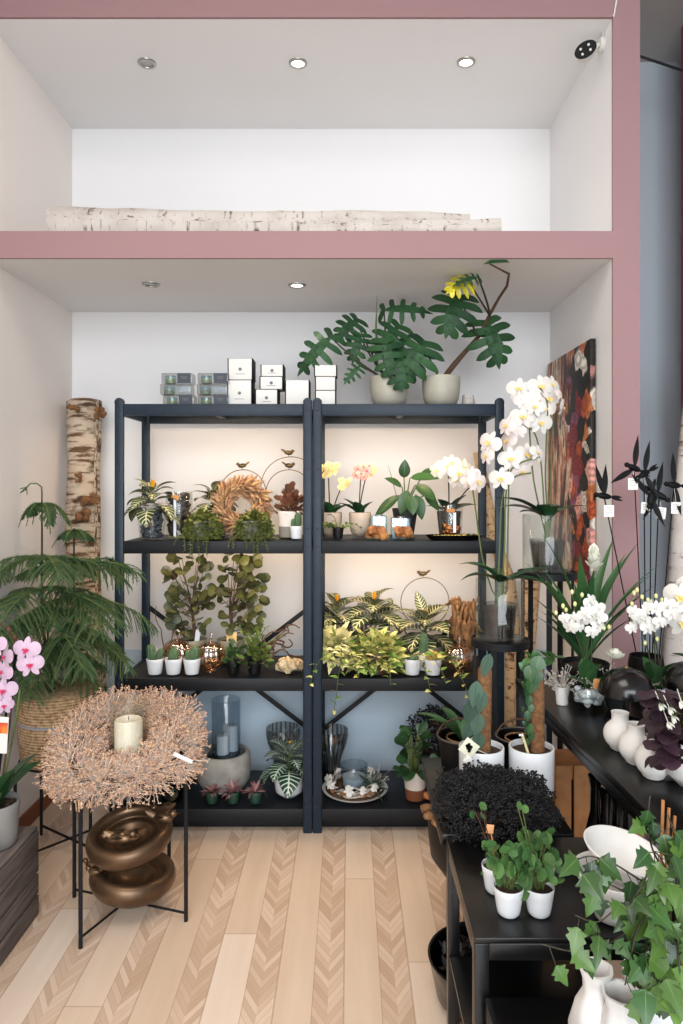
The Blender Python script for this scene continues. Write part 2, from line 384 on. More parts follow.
def m_jute():
    t = NT('jute rope'); sp = t.n('SeparateXYZ', Vector=t.coord('Object'))
    z = t.math('FRACT', t.math('MULTIPLY', sp.outputs[2], 85)); st = t.math('ABSOLUTE', t.math('SUBTRACT', z, .5))
    n = t.noise(t.coord('Object'), 60, 3)
    col = t.ramp(t.math('ADD', t.math('MULTIPLY', n, .8), t.math('MULTIPLY', st, -.5)), [(.05, lin('#6d4f36')), (.3, lin('#a88a68')), (.6, lin('#cdb391'))])
    b1 = t.math('LESS_THAN', t.math('ABSOLUTE', t.math('SUBTRACT', sp.outputs[2], .175)), .006)
    col = t.mix(t.math('MULTIPLY', b1, .7), col, lin('#8b93a0'))
    return t.bsdf(col, .9, 0, .1, bump=t.math('SUBTRACT', 1, st), bstr=.8, bdist=.006)
JUTE = m_jute()
def m_striped(name, c1, c2, n=28):
    t = NT(name); sp = t.n('SeparateXYZ', Vector=t.coord('Object'))
    a = t.math('ARCTAN2', sp.outputs[1], sp.outputs[0]); s = t.math('SINE', t.math('MULTIPLY', a, n))
    return t.bsdf(t.mix(t.math('GREATER_THAN', s, 0), lin(c1), lin(c2)), .5, 0, .4, bump=s, bstr=.5, bdist=.003)
STRIPE = m_striped('brown striped stoneware', '#5b4438', '#b9a08d', 22)
def m_twotone(name, c1, c2, z):
    t = NT(name); sp = t.n('SeparateXYZ', Vector=t.coord('Object')); f = t.math('GREATER_THAN', sp.outputs[2], z)
    return t.bsdf(t.mix(f, lin(c1), lin(c2)), .7, 0, .3, bump=t.noise(t.coord('Object'), 160, 2), bstr=.3, bdist=.003)
TWOTONE = m_twotone('white and brown dipped pot', '#7a4a30', '#d8cfc6', .055); WHGREY = m_twotone('white over grey pot', '#8f8a80', '#e3ddd5', .055)
def m_ribglass():
    t = NT('ribbed smoked glass'); sp = t.n('SeparateXYZ', Vector=t.coord('Object')); a = t.math('ARCTAN2', sp.outputs[1], sp.outputs[0])
    f = t.math('GREATER_THAN', t.math('SINE', t.math('MULTIPLY', a, 22)), .45)
    tr = t.n('BsdfTransparent'); t.set(tr.inputs[0], t.mix(f, lin('#eef3f6'), lin('#c4bbb2')))
    gl = t.n('BsdfGlossy', Roughness=.12); mx = t.n('MixShader')
    t.set(mx.inputs[0], t.math('MULTIPLY_ADD', t.n('LayerWeight', Blend=.4).outputs['Facing'], .4, .12))
    t.t.links.new(tr.outputs[0], mx.inputs[1]); t.t.links.new(gl.outputs[0], mx.inputs[2]); t.t.links.new(mx.outputs[0], t.out.inputs[0]); return t.m
RIBG = m_ribglass()
def m_art():
    t = NT('printed dark florals'); vec = t.coord('Object')
    wob = t.n('TexNoise', Scale=9.0, Detail=3.0); t.t.links.new(vec, wob.inputs['Vector'])
    va = t.n('VectorMath', operation='MULTIPLY_ADD'); t.t.links.new(wob.outputs['Color'], va.inputs[0]); va.inputs[1].default_value = (.09, .09, .09); t.t.links.new(vec, va.inputs[2])
    vo = t.n('TexVoronoi', Scale=12.0); t.t.links.new(va.outputs[0], vo.inputs['Vector'])
    sep = t.n('SeparateColor', Color=vo.outputs['Color'])
    flower = t.ramp(sep.outputs[0], [(0, lin('#141210')), (.2, lin('#7d1f28')), (.36, lin('#d79a90')), (.5, lin('#1d1a16')), (.6, lin('#b4512b')), (.72, lin('#d8cfc4')), (.84, lin('#8b4a66')), (.94, lin('#c4733e'))], 'CONSTANT')
    rings = t.math('SINE', t.math('MULTIPLY', vo.outputs['Distance'], 22))
    hv = t.n('HueSaturation', Color=flower); t.set(hv.inputs['Value'], t.math('MULTIPLY_ADD', rings, .35, .85)); flower = hv.outputs[0]
    flower = t.mix(t.ramp(vo.outputs['Distance'], [(.56, (0, 0, 0)), (.85, (1, 1, 1))]), flower, lin('#171614'))
    v2 = t.coord('Object', (1, 15, 3.4)); br = t.math('MULTIPLY_ADD', t.math('SUBTRACT', t.noise(v2, 1, 6, .7), .5), 1.35, .5)
    bark = t.ramp(br, [(.34, lin('#171310')), (.43, lin('#3d2a1e')), (.48, lin('#a04a26')), (.53, lin('#b88a66')), (.60, lin('#dccbb6')), (.68, lin('#2a211b'))])
    sp = t.n('SeparateXYZ', Vector=vec); sel = t.math('ADD', t.math('MULTIPLY', sp.outputs[1], 1.5), t.noise(vec, 7, 3))
    col = t.mix(t.ramp(sel, [(.42, (0, 0, 0)), (.5, (1, 1, 1))]), flower, bark)
    return t.bsdf(col, .5, 0, .3)
ART = m_art()
LEDM = emit('warm led', '#ffcf97', 6); LAMPON = emit('lit downlight lens', '#fff0dc', 9); LENSOFF = mat('unlit downlight lens', '#8e8a86', '#a9a5a0', .2, .6)
# ------------------------------------------------------------------ the room
def struct(name, mb, m, smooth=0):
    o = mb.build(name, m, smooth=smooth); o['kind'] = 'structure'; return o
LX, RX, PX, BY, NY = -1.443, 1.048, 1.156, 3.65, 2.78
NB, NT_, NC, CH = 2.431, 2.539, 3.388, 3.735
struct('floor', MB().span((-1.6, -2.6, -.06), (3.1, 3.8, 0)), FLOOR)
struct('ceiling', MB().span((-1.6, -2.6, CH), (3.1, 3.8, CH + .08)), CEILM)
struct('wall_back', MB().span((-1.6, BY, 0), (PX, BY + .1, CH)), WHITE)
struct('wall_left', MB().span((LX - .12, -2.6, 0), (LX, BY, CH)), WHITE_L)
struct('wall_right', MB().span((RX, NY + .012, 0), (PX, BY, CH)), WHITE)
struct('wall_far', MB().span((PX, BY, 0), (3.1, BY + .1, CH)), SLATE)
struct('wall_side', MB().span((3.0, -2.6, 0), (3.1, BY, CH)), SLATE)
struct('trim_1', MB().span((RX, NY, 0), (PX, NY + .012, CH)), MAUVE)                 # mauve face of the niche side
struct('trim_2', MB().span((LX, NY, NB), (RX, NY + .012, NT_)), MAUVE)               # mauve edge of the niche board
struct('trim_3', MB().span((LX, NY, NC), (RX, NY + .012, CH)), MAUVE)                # mauve band over the niche
struct('trim_4', MB().span((PX - .001, NY + .012, 0), (PX + .004, BY, CH)), MAUVE)
struct('ceiling_niche_lower', MB().span((LX, NY + .012, NB), (RX, BY, NT_)), WHITE)
struct('ceiling_niche_upper', MB().span((LX, NY + .012, NC), (RX, BY, CH)), WHITE)
b = MB(); b.box((1.92, 2.98, CH / 2), (.66, .78, CH), .02); struct('column_mauve', b, MAUVE_D)
struct('trim_5', MB().span((LX + .002, BY - .012, 0), (RX, BY, .675), .003), m_plaster('white board tinted by cool daylight', '#c6d8e6'))      # white board at the back wall's foot; cool daylight put into its colour
struct('baseboard_left', MB().span((LX, -1.2, 0), (LX + .014, BY - .012, .075), .004), mat('brown wood skirting', '#8a4f30', '#7a4428', .45, 0, 20))

# downlights
def downlight(px, py, z, label, lit):
    y = 700 * (EYE - z) / (py - CY); t = thing('recessed_downlight', label, 'ceiling light', (X(px, y), y, z), 'recessed downlights in the niche')
    m = MB(); m.lathe([(.026, -.001), (.028, -.006), (.036, -.007), (.040, -.004), (.041, 0)], 32); m.build('bezel', STEEL, t)
    m = MB(); m.lathe([(.0, -.002), (.026, -.002), (.027, 0)], 24); m.build('lens', LAMPON if lit else LENSOFF, t)
    if lit:
        l = bpy.data.lights.new('downlight beam', 'SPOT'); l.energy = 5 if z > 3 else 2.5; l.spot_size = 1.9; l.spot_blend = .8; l.color = (1, .9, .78); l.shadow_soft_size = .03
        o = bpy.data.objects.new('downlight beam', l); COL.objects.link(o); o.location = (X(px, y), y, z - .012)
downlight(147, 63, NC, 'unlit recessed downlight above the thick end of the birch log', False)
downlight(298, 63, NC, 'lit recessed downlight in the middle of the upper niche ceiling', True)
downlight(466, 62, NC, 'lit recessed downlight of the upper niche beside the security camera', True)
downlight(151, 284, NB, 'unlit recessed downlight above the clear candle boxes', False)
downlight(297, 285, NB, 'lit recessed downlight above the white gift boxes', True)

# security camera on the niche side wall
cp = V((RX, 2.885, Z(45, 2.885)))
t = thing('security_camera', 'small white security camera with black lens face in the upper niche corner', 'camera', cp)
m = MB(); m.lathe([(.0, 0), (.03, 0), (.03, .012), (.026, .018), (.0, .018)], 20, rot=Matrix.Rotation(-PI / 2, 3, 'Y')); m.build('mount_plate', WHITEM, t)
m = MB(); m.tube([(-.016, 0, 0), (-.045, -.01, -.015), (-.07, -.02, -.036)], .010, 8); m.build('arm', WHITEM, t)
d = V((-.36, -1, -.42)).normalized(); R = V((0, 0, 1)).rotation_difference(d).to_matrix() @ Matrix.Rotation(.0, 3, 'Z')
bc = V((-.082, -.03, -.048))
m = MB(); m.lathe([(.0, -.035), (.028, -.045), (.034, -.038), (.035, .05), (.033, .055), (.0, .055)], 24, bc, R, sx=1.25, sy=.85); m.build('housing', WHITEM, t)
m = MB(); m.lathe([(.0, .0545), (.034, .0545), (.035, .062), (.033, .064), (.0, .064)], 24, bc, R, sx=1.25, sy=.85); m.build('lens_face', BLKCARD, t)
for i in (-1, 1):
    for j in (-1, 1):
        m = MB(); m.lathe([(.0, .064), (.005, .064), (.004, .066), (.0, .066)], 10, bc + R @ V((i * .016, j * .010, 0)), R); m.build('infrared_lamp', PAPER, t)
m = MB(); m.tube([cp + V((-.006, 0, .022)), cp + V((-.004, -.06, .10)), V((RX + .002, NY - .006, NC - .0)), V((RX + .012, NY - .006, NC + .06)), V((RX + .022, NY - .008, CH - .004))], .0035, 6)
tag(m.build('camera_cable', WHITEM), 'thin white cable running up the mauve band from the security camera', 'cable')
m = MB(); pts = [V((1.18, 3.1, CH - .012)), V((1.3, 3.0, CH - .03)), V((1.42, 2.98, CH - .02)), V((1.6, 3.05, CH - .012))]
m.tube(pts, .005, 6); tag(m.build('ceiling_cable', WHITEM), 'loose white cable sagging along the grey shop ceiling', 'cable')
m = MB(); m.tube([V((1.16, 3.05, CH - .2)), V((1.3, 3.2, CH - .235)), V((1.57, 3.3, CH - .25))], .006, 6)
tag(m.build('power_cable', DGREYP), 'dark cable strung from niche side to mauve column below the ceiling', 'cable')

# ------------------------------------------------------------------ birch logs
def wob_path(a, b, n, amp, seed):
    r = random.Random(seed); a = V(a); b = V(b); ph = [r.uniform(0, 6) for _ in range(4)]
    out = []
    for i in range(n + 1):
        k = i / n; e = math.sin(PI * k) ** .5
        out.append(a.lerp(b, k) + V((math.sin(k * 5 + ph[0]), math.sin(k * 4 + ph[1]), math.sin(k * 6 + ph[2]))) * amp * e)
    return out
def log(name, label, cat, pts, radii, m, group=None, seed=1):
    o = thing(name, label, cat, pts[0], group); r = random.Random(seed); p0 = V(pts[0])
    mb = MB(); n = 20; rs = []
    for i in range(len(pts)):
        k = i / (len(pts) - 1) * (len(radii) - 1); j = min(int(k), len(radii) - 2); rs.append((radii[j] + (radii[j + 1] - radii[j]) * (k - j)) * r.uniform(.985, 1.015))
    mb.tube([V(p) - p0 for p in pts], rs, n, cap=False)
    for i in range(len(mb.v)):                          # knobbly bark
        q = V(mb.v[i]); j = i // n; c = V(pts[j]) - p0; k = 1 + .03 * math.sin((i % n) * .63 * 2 + seed) + .025 * math.sin(j * .9 + (i % n) * .63 + seed)
        mb.v[i] = tuple(c + (q - c) * k)
    mb.build('bark', m, o, smooth=180)
    for e, w in ((0, 1), (-1, -2)):
        c = V(pts[e]) - p0; d = (c - (V(pts[w]) - p0)).normalized(); q = MB()
        q.lathe([(0, .0), (rs[e] * .55, .001), (rs[e] * .98, -.003)], 20, c, V((0, 0, 1)).rotation_difference(d).to_matrix()); q.build('cut_end', ENDG, o)
    return o
y = 2.97
log('birch_log', 'long white birch log lying along the upper niche board', 'log', wob_path((X(55, y), y, NT_ + .084), (X(468, y), y, NT_ + .078), 40, .009, 3), [.083, .078, .076, .074, .072, .070, .066, .060], BIRCH, None, 3)
y = 2.838
log('birch_log', 'thinner white birch log lying in front of the long one at its tapered end', 'log', wob_path((X(300, y), y, NT_ + .024), (X(500, y), y, NT_ + .036), 20, .002, 5), [.022, .028, .032, .034], BIRCH, None, 5)
o = log('birch_log', 'thick rough birch trunk standing upright in the corner left of the rack', 'log', wob_path((-1.27, 3.42, 0), (X(84, 3.53), 3.53, Z(402, 3.53)), 30, .014, 7), [.09, .088, .086, .08, .082, .077, .085], BIRCHB, None, 7)
for px, py, s in ((88, 506, .05), (83, 514, .04), (93, 500, .032), (78, 478, .024), (73, 408, .03), (100, 412, .03)):
    m = MB(); rr = random.Random(px)
    for k in range(7): m.ball(at(px, py, 3.385) - o.location + V((rr.uniform(-s, s) * .7, rr.uniform(-.01, .02), rr.uniform(-s, s) * .7)), s * rr.uniform(.3, .55), 8, 6)
    m.build('bark_growth', FUNGUS, o, smooth=180)
log('birch_pole', 'slim birch pole leaning behind the right rear post of the rack', 'log', [at(478, 452, 3.57), at(487, 500, 3.57), at(497, 548, 3.57), at(508, 580, 3.55), at(513, 620, 3.5), V((X(512, 3.52), 3.52, .5)), V((X(511, 3.52), 3.52, 0.0))], [.024, .028, .032, .036, .038, .038, .038], BIRCHO, None, 9)
log('birch_pole', 'short sawn birch pole behind the tall plant stand with its pale cut top', 'log', [V((X(529, 3.36), 3.36, 0)), V((X(529, 3.36), 3.36, .3)), at(530, 650, 3.36), at(531, 610, 3.36), at(532, 579, 3.36)], [.018, .020, .024, .034, .04], BIRCHO, None, 11)
log('birch_pole', 'pale birch trunk leaning beside the mauve column behind the metal swallows', 'log', wob_path((1.27, 2.84, 0), (1.455, 2.88, 2.12), 16, .008, 13), [.062, .06, .056, .05], BIRCH, None, 13)

# ------------------------------------------------------------------ flower art board
t = thing('floral_art_board', 'tall printed board of dark roses and bark leaning on the niche side wall', 'picture', (RX - .016, 3.28, 1.62))
m = MB(); m.box((0, 0, 0), (.022, .64, 1.06), .002); m.build('printed_board', ART, t)

# ------------------------------------------------------------------ steel rack (two bays)
FY, RY, PW = 3.08, 3.48, .040
def rack(label, x0, x1, led):
    t = thing('steel_shelving_rack', label, 'shelf rack', ((x0 + x1) / 2, FY, 0), 'black steel racks'); ox = t.location.x; w = x1 - x0
    for sx in (-1, 1):
        for y, nm in ((FY, 'post'), (RY, 'post')):
            m = MB(); cx = sx * (w / 2 - PW / 2); yy = y - FY
            m.box((cx, yy, 1.905 / 2), (PW, .022, 1.905), .006)
            if y == FY: m.lathe([(0, 0), (PW * .5, 0), (PW * .5, .02), (0, .02)], 20, (cx, .011, 1.893), Matrix.Rotation(PI / 2, 3, 'X'))
            p = m.build(nm, BLUE_REFL, t)
            for z in (.12, .42, .66, .74, 1.02, 1.26, 1.34, 1.6, 1.86):
                q = MB(); q.lathe([(0, 0), (.0055, 0), (.004, .004), (0, .0045)], 10, (cx, yy - .011 if y == FY else yy + .011, z), Matrix.Rotation(PI / 2, 3, 'X'))
                q.build('bolt', DGREYP, p)
        for z in (1.86, S2 - .03, S3 - .03, S4 - .03):
            m = MB(); m.box((sx * (w / 2 - PW / 2), (RY - FY) / 2, z), (.016, RY - FY - .02, .045), .002); m.build('side_rail', BLUE_REFL, t)
    for z in (S1, S2, S3, S4):
        m = MB(); h = .055 if z < S1 else .052
        m.box((0, (RY - FY) / 2, z - .006), (w - 2 * PW - .002, RY - FY - .004, .010), .002)
        m.box((0, -.004, z - h / 2), (w - 2 * PW, .014, h), .002); m.box((0, RY - FY, z - h / 2), (w - 2 * PW, .014, h), .002)
        sh = m.build('shelf', BLACK if z < S1 else BLUE_REFL, t)
    for z in (S1, S2):
        m = MB(); m.box((-.02, .225, z - .022), (.03, .31, .02), .002); m.build('cross_support', BLUE_REFL, t)
    for s in (-1, 1):
        m = MB(); m.bar((s * (w / 2 - .02), RY - FY + .014 + .004 * s, .93), (-s * (w / 2 - .02), RY - FY + .014 + .004 * s, .30), .022, .006); m.build('cross_brace', BLACK, t)
    m = MB(); m.box((0, .05, S4 - .08), (w - 2 * PW, .012, .05), .002); m.build('kick_rail', BLACK, t)
    return t
xa, xb, xc, xd = X(115, FY), X(312.2, FY), X(312.8, FY), X(504, FY)
ra = rack('black steel rack bay beside the birch trunk with straw wreath and gift boxes', xa, xb, True)
rb = rack('black steel rack bay beside the orchids with philodendrons on its top', xc, xd, True)
for bay, x0, x1 in (('bay over the straw wreath', xa, xb), ('bay over the small pink orchid', xc, xd)):
    for z, nm in ((S1, 'highest'), (S2, 'middle')):
        t = thing('led_strip', 'warm LED strip under the %s shelf, %s' % (nm, bay), 'shelf light', ((x0 + x1) / 2, FY + .032, z - .026), 'LED strips under the rack shelves')
        m = MB(); m.box((0, 0, .005), (.72, .016, .008), .001); m.build('channel', STEEL, t)
        m = MB(); m.box((0, 0, -.001), (.70, .010, .004)); m.build('diffuser', LEDM, t)
        l = bpy.data.lights.new('led glow', 'AREA'); l.shape = 'RECTANGLE'; l.size = .7; l.size_y = .03; l.energy = LED_W; l.color = (1, .72, .46)
        o = bpy.data.objects.new('led glow', l); COL.objects.link(o); o.location = ((x0 + x1) / 2, FY + .032, z - .034); o.rotation_euler = (math.radians(28), 0, 0)
# ------------------------------------------------------------------ kit: pots, plants, flowers
def rnd_dir(r, zlo=-1, zhi=1):
    z = r.uniform(zlo, zhi); a = r.uniform(0, 2 * PI); q = math.sqrt(max(0, 1 - z * z)); return V((q * math.cos(a), q * math.sin(a), z))
def curve(a, b, bulge, n=10):
    a = V(a); b = V(b); c = (a + b) / 2 + V(bulge)
    return [a * (1 - k) ** 2 + c * 2 * k * (1 - k) + b * k * k for k in [i / n for i in range(n + 1)]]
def pot(t, rt, rb, h, m, soil=True, wall=.005, z0=0, name='pot', rim=0, round_=.006, soilz=.85, c=(0, 0), flute=None, n=40):
    b = MB(); rm = rb + (rt - rb) * .5
    prof = [(0, z0), (rb - round_, z0), (rb, z0 + round_)] + [(rb + (rt - rb) * k + math.sin(PI * k) * rim, z0 + h * k) for k in (.25, .5, .75)] + [(rt, z0 + h - .002), (rt - .001, z0 + h), (rt - wall + .001, z0 + h), (rt - wall, z0 + h - .003), (rb + (rt - rb) * soilz - wall, z0 + h * (soilz - .08)), (0, z0 + h * (soilz - .08))]
    b.lathe(prof, n, (c[0], c[1], 0), flute=flute); o = b.build(name, m, t, smooth=50)
    if soil:
        b = MB(); rs = rb + (rt - rb) * soilz - wall * .9 + math.sin(PI * soilz) * rim
        b.lathe([(0, z0 + h * soilz + .004), (rs * .5, z0 + h * soilz + .003), (rs, z0 + h * soilz), (rs * .98, z0 + h * soilz - .008)], 24, (c[0], c[1], 0)); b.build('soil', SOIL, t, smooth=50)
    return z0 + h * soilz
def rounded(t, prof, m, name='pot', n=40, wall=.005, **k):
    """open vessel from an outer profile, bottom to rim"""
    b = MB(); inner = [(max(.0, r - wall), z + (wall if i == 0 else 0)) for i, (r, z) in enumerate(prof)][::-1]
    b.lathe([(0, prof[0][1])] + prof + inner + [(0, prof[0][1] + wall)], n, **k); return b.build(name, m, t, smooth=50)

def foliage(t, m, fn, name='foliage'):
    b = MB(); fn(b); return b.build(name, m, t, smooth=180)

def zebra(t, z, r, n=14, L=.12, W=.055, m=None, seed=1, bud=True, tilt=0, spread=1.0, c=(0, 0)):
    """striped leaves arching up and drooping all round a short stem"""
    rr = random.Random(seed); c = V((c[0], c[1], 0)); b = MB(); s = MB(); H_ = L * .62; n = int(n * 1.5)
    s.tube([c + V((0, 0, z)), c + V((.004, 0, z + H_))], [.006, .004], 6)
    for i in range(n):
        a = i * 2.4 + rr.uniform(-.25, .25); k = i / (n - 1); zz = z + H_ * (.10 + .90 * k)
        el = .05 + .85 * k ** 1.5 + rr.uniform(-.12, .2); q = 1 - .38 * k
        d = V((math.cos(a) * math.cos(el), math.sin(a) * math.cos(el), math.sin(el)))
        p = c + V((0, 0, zz)) + d * .018 * spread
        s.tube([c + V((0, 0, zz)), p], .003, 5)
        b.leaf(p, d, L * q * rr.uniform(.9, 1.15) * spread, W * 1.38 * q * rr.uniform(.95, 1.15), 'ovate', rr.uniform(1.2, 1.9) * (1 - .35 * k), .2, 9, rr.uniform(-.3, .3))
    b.build('foliage', m or ZEB, t, smooth=180); s.build('stem', STEM, t)
    if bud:
        u = MB(); p = c + V((.004, 0, z + H_ + L * .12))
        for k in range(9):
            a = k * 2.4; u.leaf(p + V((0, 0, k * .003)), V((math.cos(a) * .8, math.sin(a) * .8, 1.0)), .022, .017, 'ovate', -.5, .3, 4)
        u.build('yellow_bract', BUD, t, smooth=180)

ORCH = {}
def orchid_meshes(key, petal, lip, cols=5):
    """one bloom facing -Y, one unit wide"""
    if key in ORCH: return ORCH[key]
    b = MB(); up = V((0, -1, 0))
    for a, L, W in ((PI / 2, .49, .25), (-PI * .28 - .1, .48, .24), (PI * 1.28 + .1, .48, .24)):
        d = V((math.cos(a), .05, math.sin(a))); b.leaf(d * .03 + V((0, .02, 0)), d, L, W, 'petal', .25, .12, 7, 0, up)
    for sx in (-1, 1):
        d = V((sx * .95, -.02, .22)); b.leaf(d * .02, d, .54, .56, 'fan', .5, -.14, 9, 0, up)
    l = MB(); l.ball((0, -.06, .015), (.045, .06, .05), 8, 6)
    for sx in (-1, 1): l.leaf((sx * .02, -.05, -.02), (sx * .8, -.5, .35), .14, .11, 'round', .9, .3, 5, 0, up)
    l.leaf((0, -.05, -.03), (0, -.55, -.8), .20, .13, 'heart', -.7, .35, 6, 0, up)
    o1 = b.build('flower', petal, smooth=180); o2 = l.build('lip', lip, smooth=180)
    ORCH[key] = (o1.data, o2.data); bpy.data.objects.remove(o1); bpy.data.objects.remove(o2); return ORCH[key]
def bloom(t, key, p, size, face=(0, -1, .0), roll=0):
    me, ml = ORCH[key]; o = bpy.data.objects.new('flower', me); COL.objects.link(o); o.parent = t
    f = V(face).normalized(); y = -f; x = y.cross(V((0, 0, 1))); x = x.normalized() if x.length > .01 else V((1, 0, 0)); z = x.cross(y)
    M = Matrix((x, y, z)).transposed().to_4x4() @ Matrix.Rotation(roll, 4, 'Y')
    o.matrix_local = Matrix.Translation(V(p)) @ M @ Matrix.Scale(size, 4)
    l = bpy.data.objects.new('lip', ml); COL.objects.link(l); l.parent = o
    return o
orchid_meshes('white', PET, LIP); orchid_meshes('blush', PETB, LIP); orchid_meshes('lilac', PETL, LIPM); orchid_meshes('yellow', PETY, LIP); orchid_meshes('pink', PETP, LIPM); orchid_meshes('cream', PET, CREAM)

def strap_leaves(t, z, spec, m=ORCL, name='foliage', c=(0, 0)):
    """spec: (azimuth deg, elevation deg, length, width, droop)"""
    b = MB()
    for a, e, L, W, dr in spec:
        a = math.radians(a); e = math.radians(e); b.leaf((c[0], c[1], z), (math.cos(a) * math.cos(e), math.sin(a) * math.cos(e), math.sin(e)), L, W, 'strap', dr, .3, 12)
    return b.build(name, m, t, smooth=180)

def stems(t, paths, r=.003, m=STEM, name='stem', n=6):
    for p in paths:
        b = MB(); b.tube(p, r, n); b.build(name, m, t, smooth=180)

def hang_tag(t, p, w=.026, h=.018, rot=.5, card=TANCARD, ribbon=True):
    p = V(p); R = Matrix.Rotation(rot, 3, 'Y')
    b = MB(); b.box(p, (w, .0012, h), .0005, R); o = b.build('price_tag', card, t)
    if ribbon:
        b = MB(); b.bar(p + R @ V((-w * .3, -.001, h * .25)), p + V((-w * .35, .0, h * 1.2)), .007, .001); b.build('white_tie', PAPER, t)
    return o

def bush(t, z, rx, ry, rz, n, L, W, shape, m, seed, up=.35, droop=.5, c=(0, 0), stemm=STEM, cz=0, out=.7, fill=.4, name='foliage', nstem=10, front=0, zlo=-.25):
    """many small leaves filling a dome, with a few stems"""
    r = random.Random(seed); b = MB(); c = V((c[0], c[1], 0))
    for i in range(n):
        d = rnd_dir(r, zlo, 1); k = r.uniform(fill, 1)
        if front and d.y > front: d.y = -d.y
        p = c + V((d.x * rx * k, d.y * ry * k, z + cz + d.z * rz * k))
        q = (d * out + rnd_dir(r) * (1 - out) + V((0, 0, up))).normalized()
        b.leaf(p, q, L * r.uniform(.7, 1.2), W * r.uniform(.75, 1.2), shape, droop * r.uniform(.5, 1.5), .15, 4, r.uniform(-.8, .8), cols=3)
    s = MB()
    for i in range(nstem):
        d = rnd_dir(r, .1, 1); s.tube(curve(c + V((0, 0, z - .01)), c + V((d.x * rx * .8, d.y * ry * .8, z + cz + d.z * rz * .85)), (0, 0, .02), 6), .0018, 4)
    o = b.build(name, m, t, smooth=180); s.build('stem', stemm, t, smooth=180); return o

def trail(b, s, r, p, d, L, n, lw, ll, shape='heart', edge=None, sag=1.0, rs=.0014):
    """one trailing shoot: adds leaves to b and its stem to s"""
    p = V(p); d = V(d).normalized(); pts = [p.copy()]; st = L / n
    for i in range(n):
        d = (d + V((r.uniform(-.12, .12), r.uniform(-.08, .08), -.22 * sag))).normalized()
        p = p + d * st
        if edge is not None and p.z < .014:
            if p.y > edge: p.z = .014; d.z = max(d.z, 0)
            else: p.y = min(p.y, edge - .012)
        pts.append(p.copy())
        sd = d.cross(V((0, 0, 1))); sd = sd.normalized() if sd.length > .05 else V((1, 0, 0))
        q = (sd * (1 if i % 2 else -1) + V((0, -.5, .25)) + rnd_dir(r) * .4).normalized()
        f = 1 - .45 * i / n
        b.leaf(p, q, ll * f * r.uniform(.8, 1.2), lw * f * r.uniform(.8, 1.2), shape, .6, .18, 5, r.uniform(-.5, .5), cols=3)
    s.tube(pts, rs, 5)
    return pts
def cactus_body(b, c, r, h, ribs=9, n=36):
    prof = [(r * .75, 0), (r * .95, h * .2), (r, h * .5), (r * .92, h * .78), (r * .6, h * .94), (0.0001, h)]
    b.lathe([(a, z) for a, z in prof], n, c, flute=lambda a, rr, z: 1 + .12 * math.cos(a * ribs))
def spines(s, c, r, h, ribs, seed, L=.005):
    q = random.Random(seed)
    for i in range(ribs):
        a = 2 * PI * i / ribs
        for j in range(7):
            k = (j + .6) / 7.4; rr = r * 1.08 * math.sin(PI * (.25 + .72 * k)) ** .6
            p = V(c) + V((math.cos(a) * rr, math.sin(a) * rr, h * k))
            for m in range(3):
                d = (V((math.cos(a), math.sin(a), .3)) + rnd_dir(q) * .7).normalized() * L; w = d.orthogonal().normalized() * .00035
                s.add([p - w, p + w, p + d], [(0, 1, 2)])
# ------------------------------------------------------------------ on top of the rack
def on(px, y, z): return V((X(px, y), y, z + .0012))
GAP = {S1: 9, S2: S1 - S2 - .062, S3: S2 - S3 - .062, S4: S3 - S4 - .062}
def keep(t, S, side=True):
    """leaves of a shelf plant rest on the shelf, or hang in front of its edge, and stay clear of the posts"""
    px, y = t.location.x, t.location.y; edge = FY - .016 - y; back = RY - .02 - y; top = GAP[S]
    x0, x1 = (xa + PW + .004, xb - PW - .004) if px < (xb + xc) / 2 else (xc + PW + .004, xd - PW - .004)
    def f(mb):
        for i, (a, b_, c) in enumerate(mb.v):
            if c < .004:
                if b_ > edge: c = .004 - c * .01
                else: b_ = min(b_, edge - .004)
            if c > top and b_ > edge: c = top - (c - top) * .02
            if S != S1 and b_ > edge - .03:
                a = min(max(a, x0 - px), x1 - px)
            if S != S1: b_ = min(b_, back)
            mb.v[i] = (a, b_, c)
    CLAMP[t.name] = f; return t
Y0 = 3.17
# clear candle boxes, two columns of three
n = 0
spots = [(165, 0, 'lower front candle box of the column farther from the gift boxes'), (162, 1, 'dim middle candle box of the column farther from the gift boxes'), (163.5, 2, 'uppermost candle box of the column farther from the gift boxes'),
         (198, 0, 'lowest candle box of the column touching the white gift boxes'), (197, 1, 'middle candle box of the column touching the white gift boxes'), (198, 2, 'uppermost candle box of the column touching the white gift boxes')]
BW, BH, BD = .138, .047, .075
for px, lv, lab in spots:
    x0 = X(px, Y0) + (0 if px < 180 else .006)
    t = thing('candle_box', 'clear ' + lab + ', half navy label', 'box', (x0 + BW / 2, Y0 + (.004 if lv == 1 else 0), S1 + .0015 + lv * (BH + .0015)), 'clear candle boxes on the rack')
    b = MB(); b.box((0, 0, BH / 2), (BW, BD, BH), .003); b.build('clear_box', CLEARP, t)
    b = MB(); b.lathe([(0, .004), (.021, .004), (.022, .024), (0, .024)], 20, (-BW * .26, 0, 0)); b.build('candle', CANDY, t)
    b = MB(); b.lathe([(.0235, .003), (.0245, .006), (.0245, .038), (.0235, .038)], 20, (-BW * .26, 0, 0)); b.build('glass_cup', TEALG, t)
    if lv != 1:
        b = MB(); b.box((BW * .24, -BD / 2 - .0012, BH / 2), (BW * .44, .001, BH * .96)); o = b.build('label', INK, t)
        b = MB()
        for k, wd in enumerate((.030, .022)): b.box((BW * .24, -BD / 2 - .0022, BH * (.62 - .14 * k)), (wd, .0006, .0022))
        b.build('printed_line', INKG, o)
    else:
        b = MB(); b.box((BW * .05, -BD / 2 - .0012, BH / 2), (BW * .8, .001, BH * .8)); o = b.build('label', SMOKE, t)
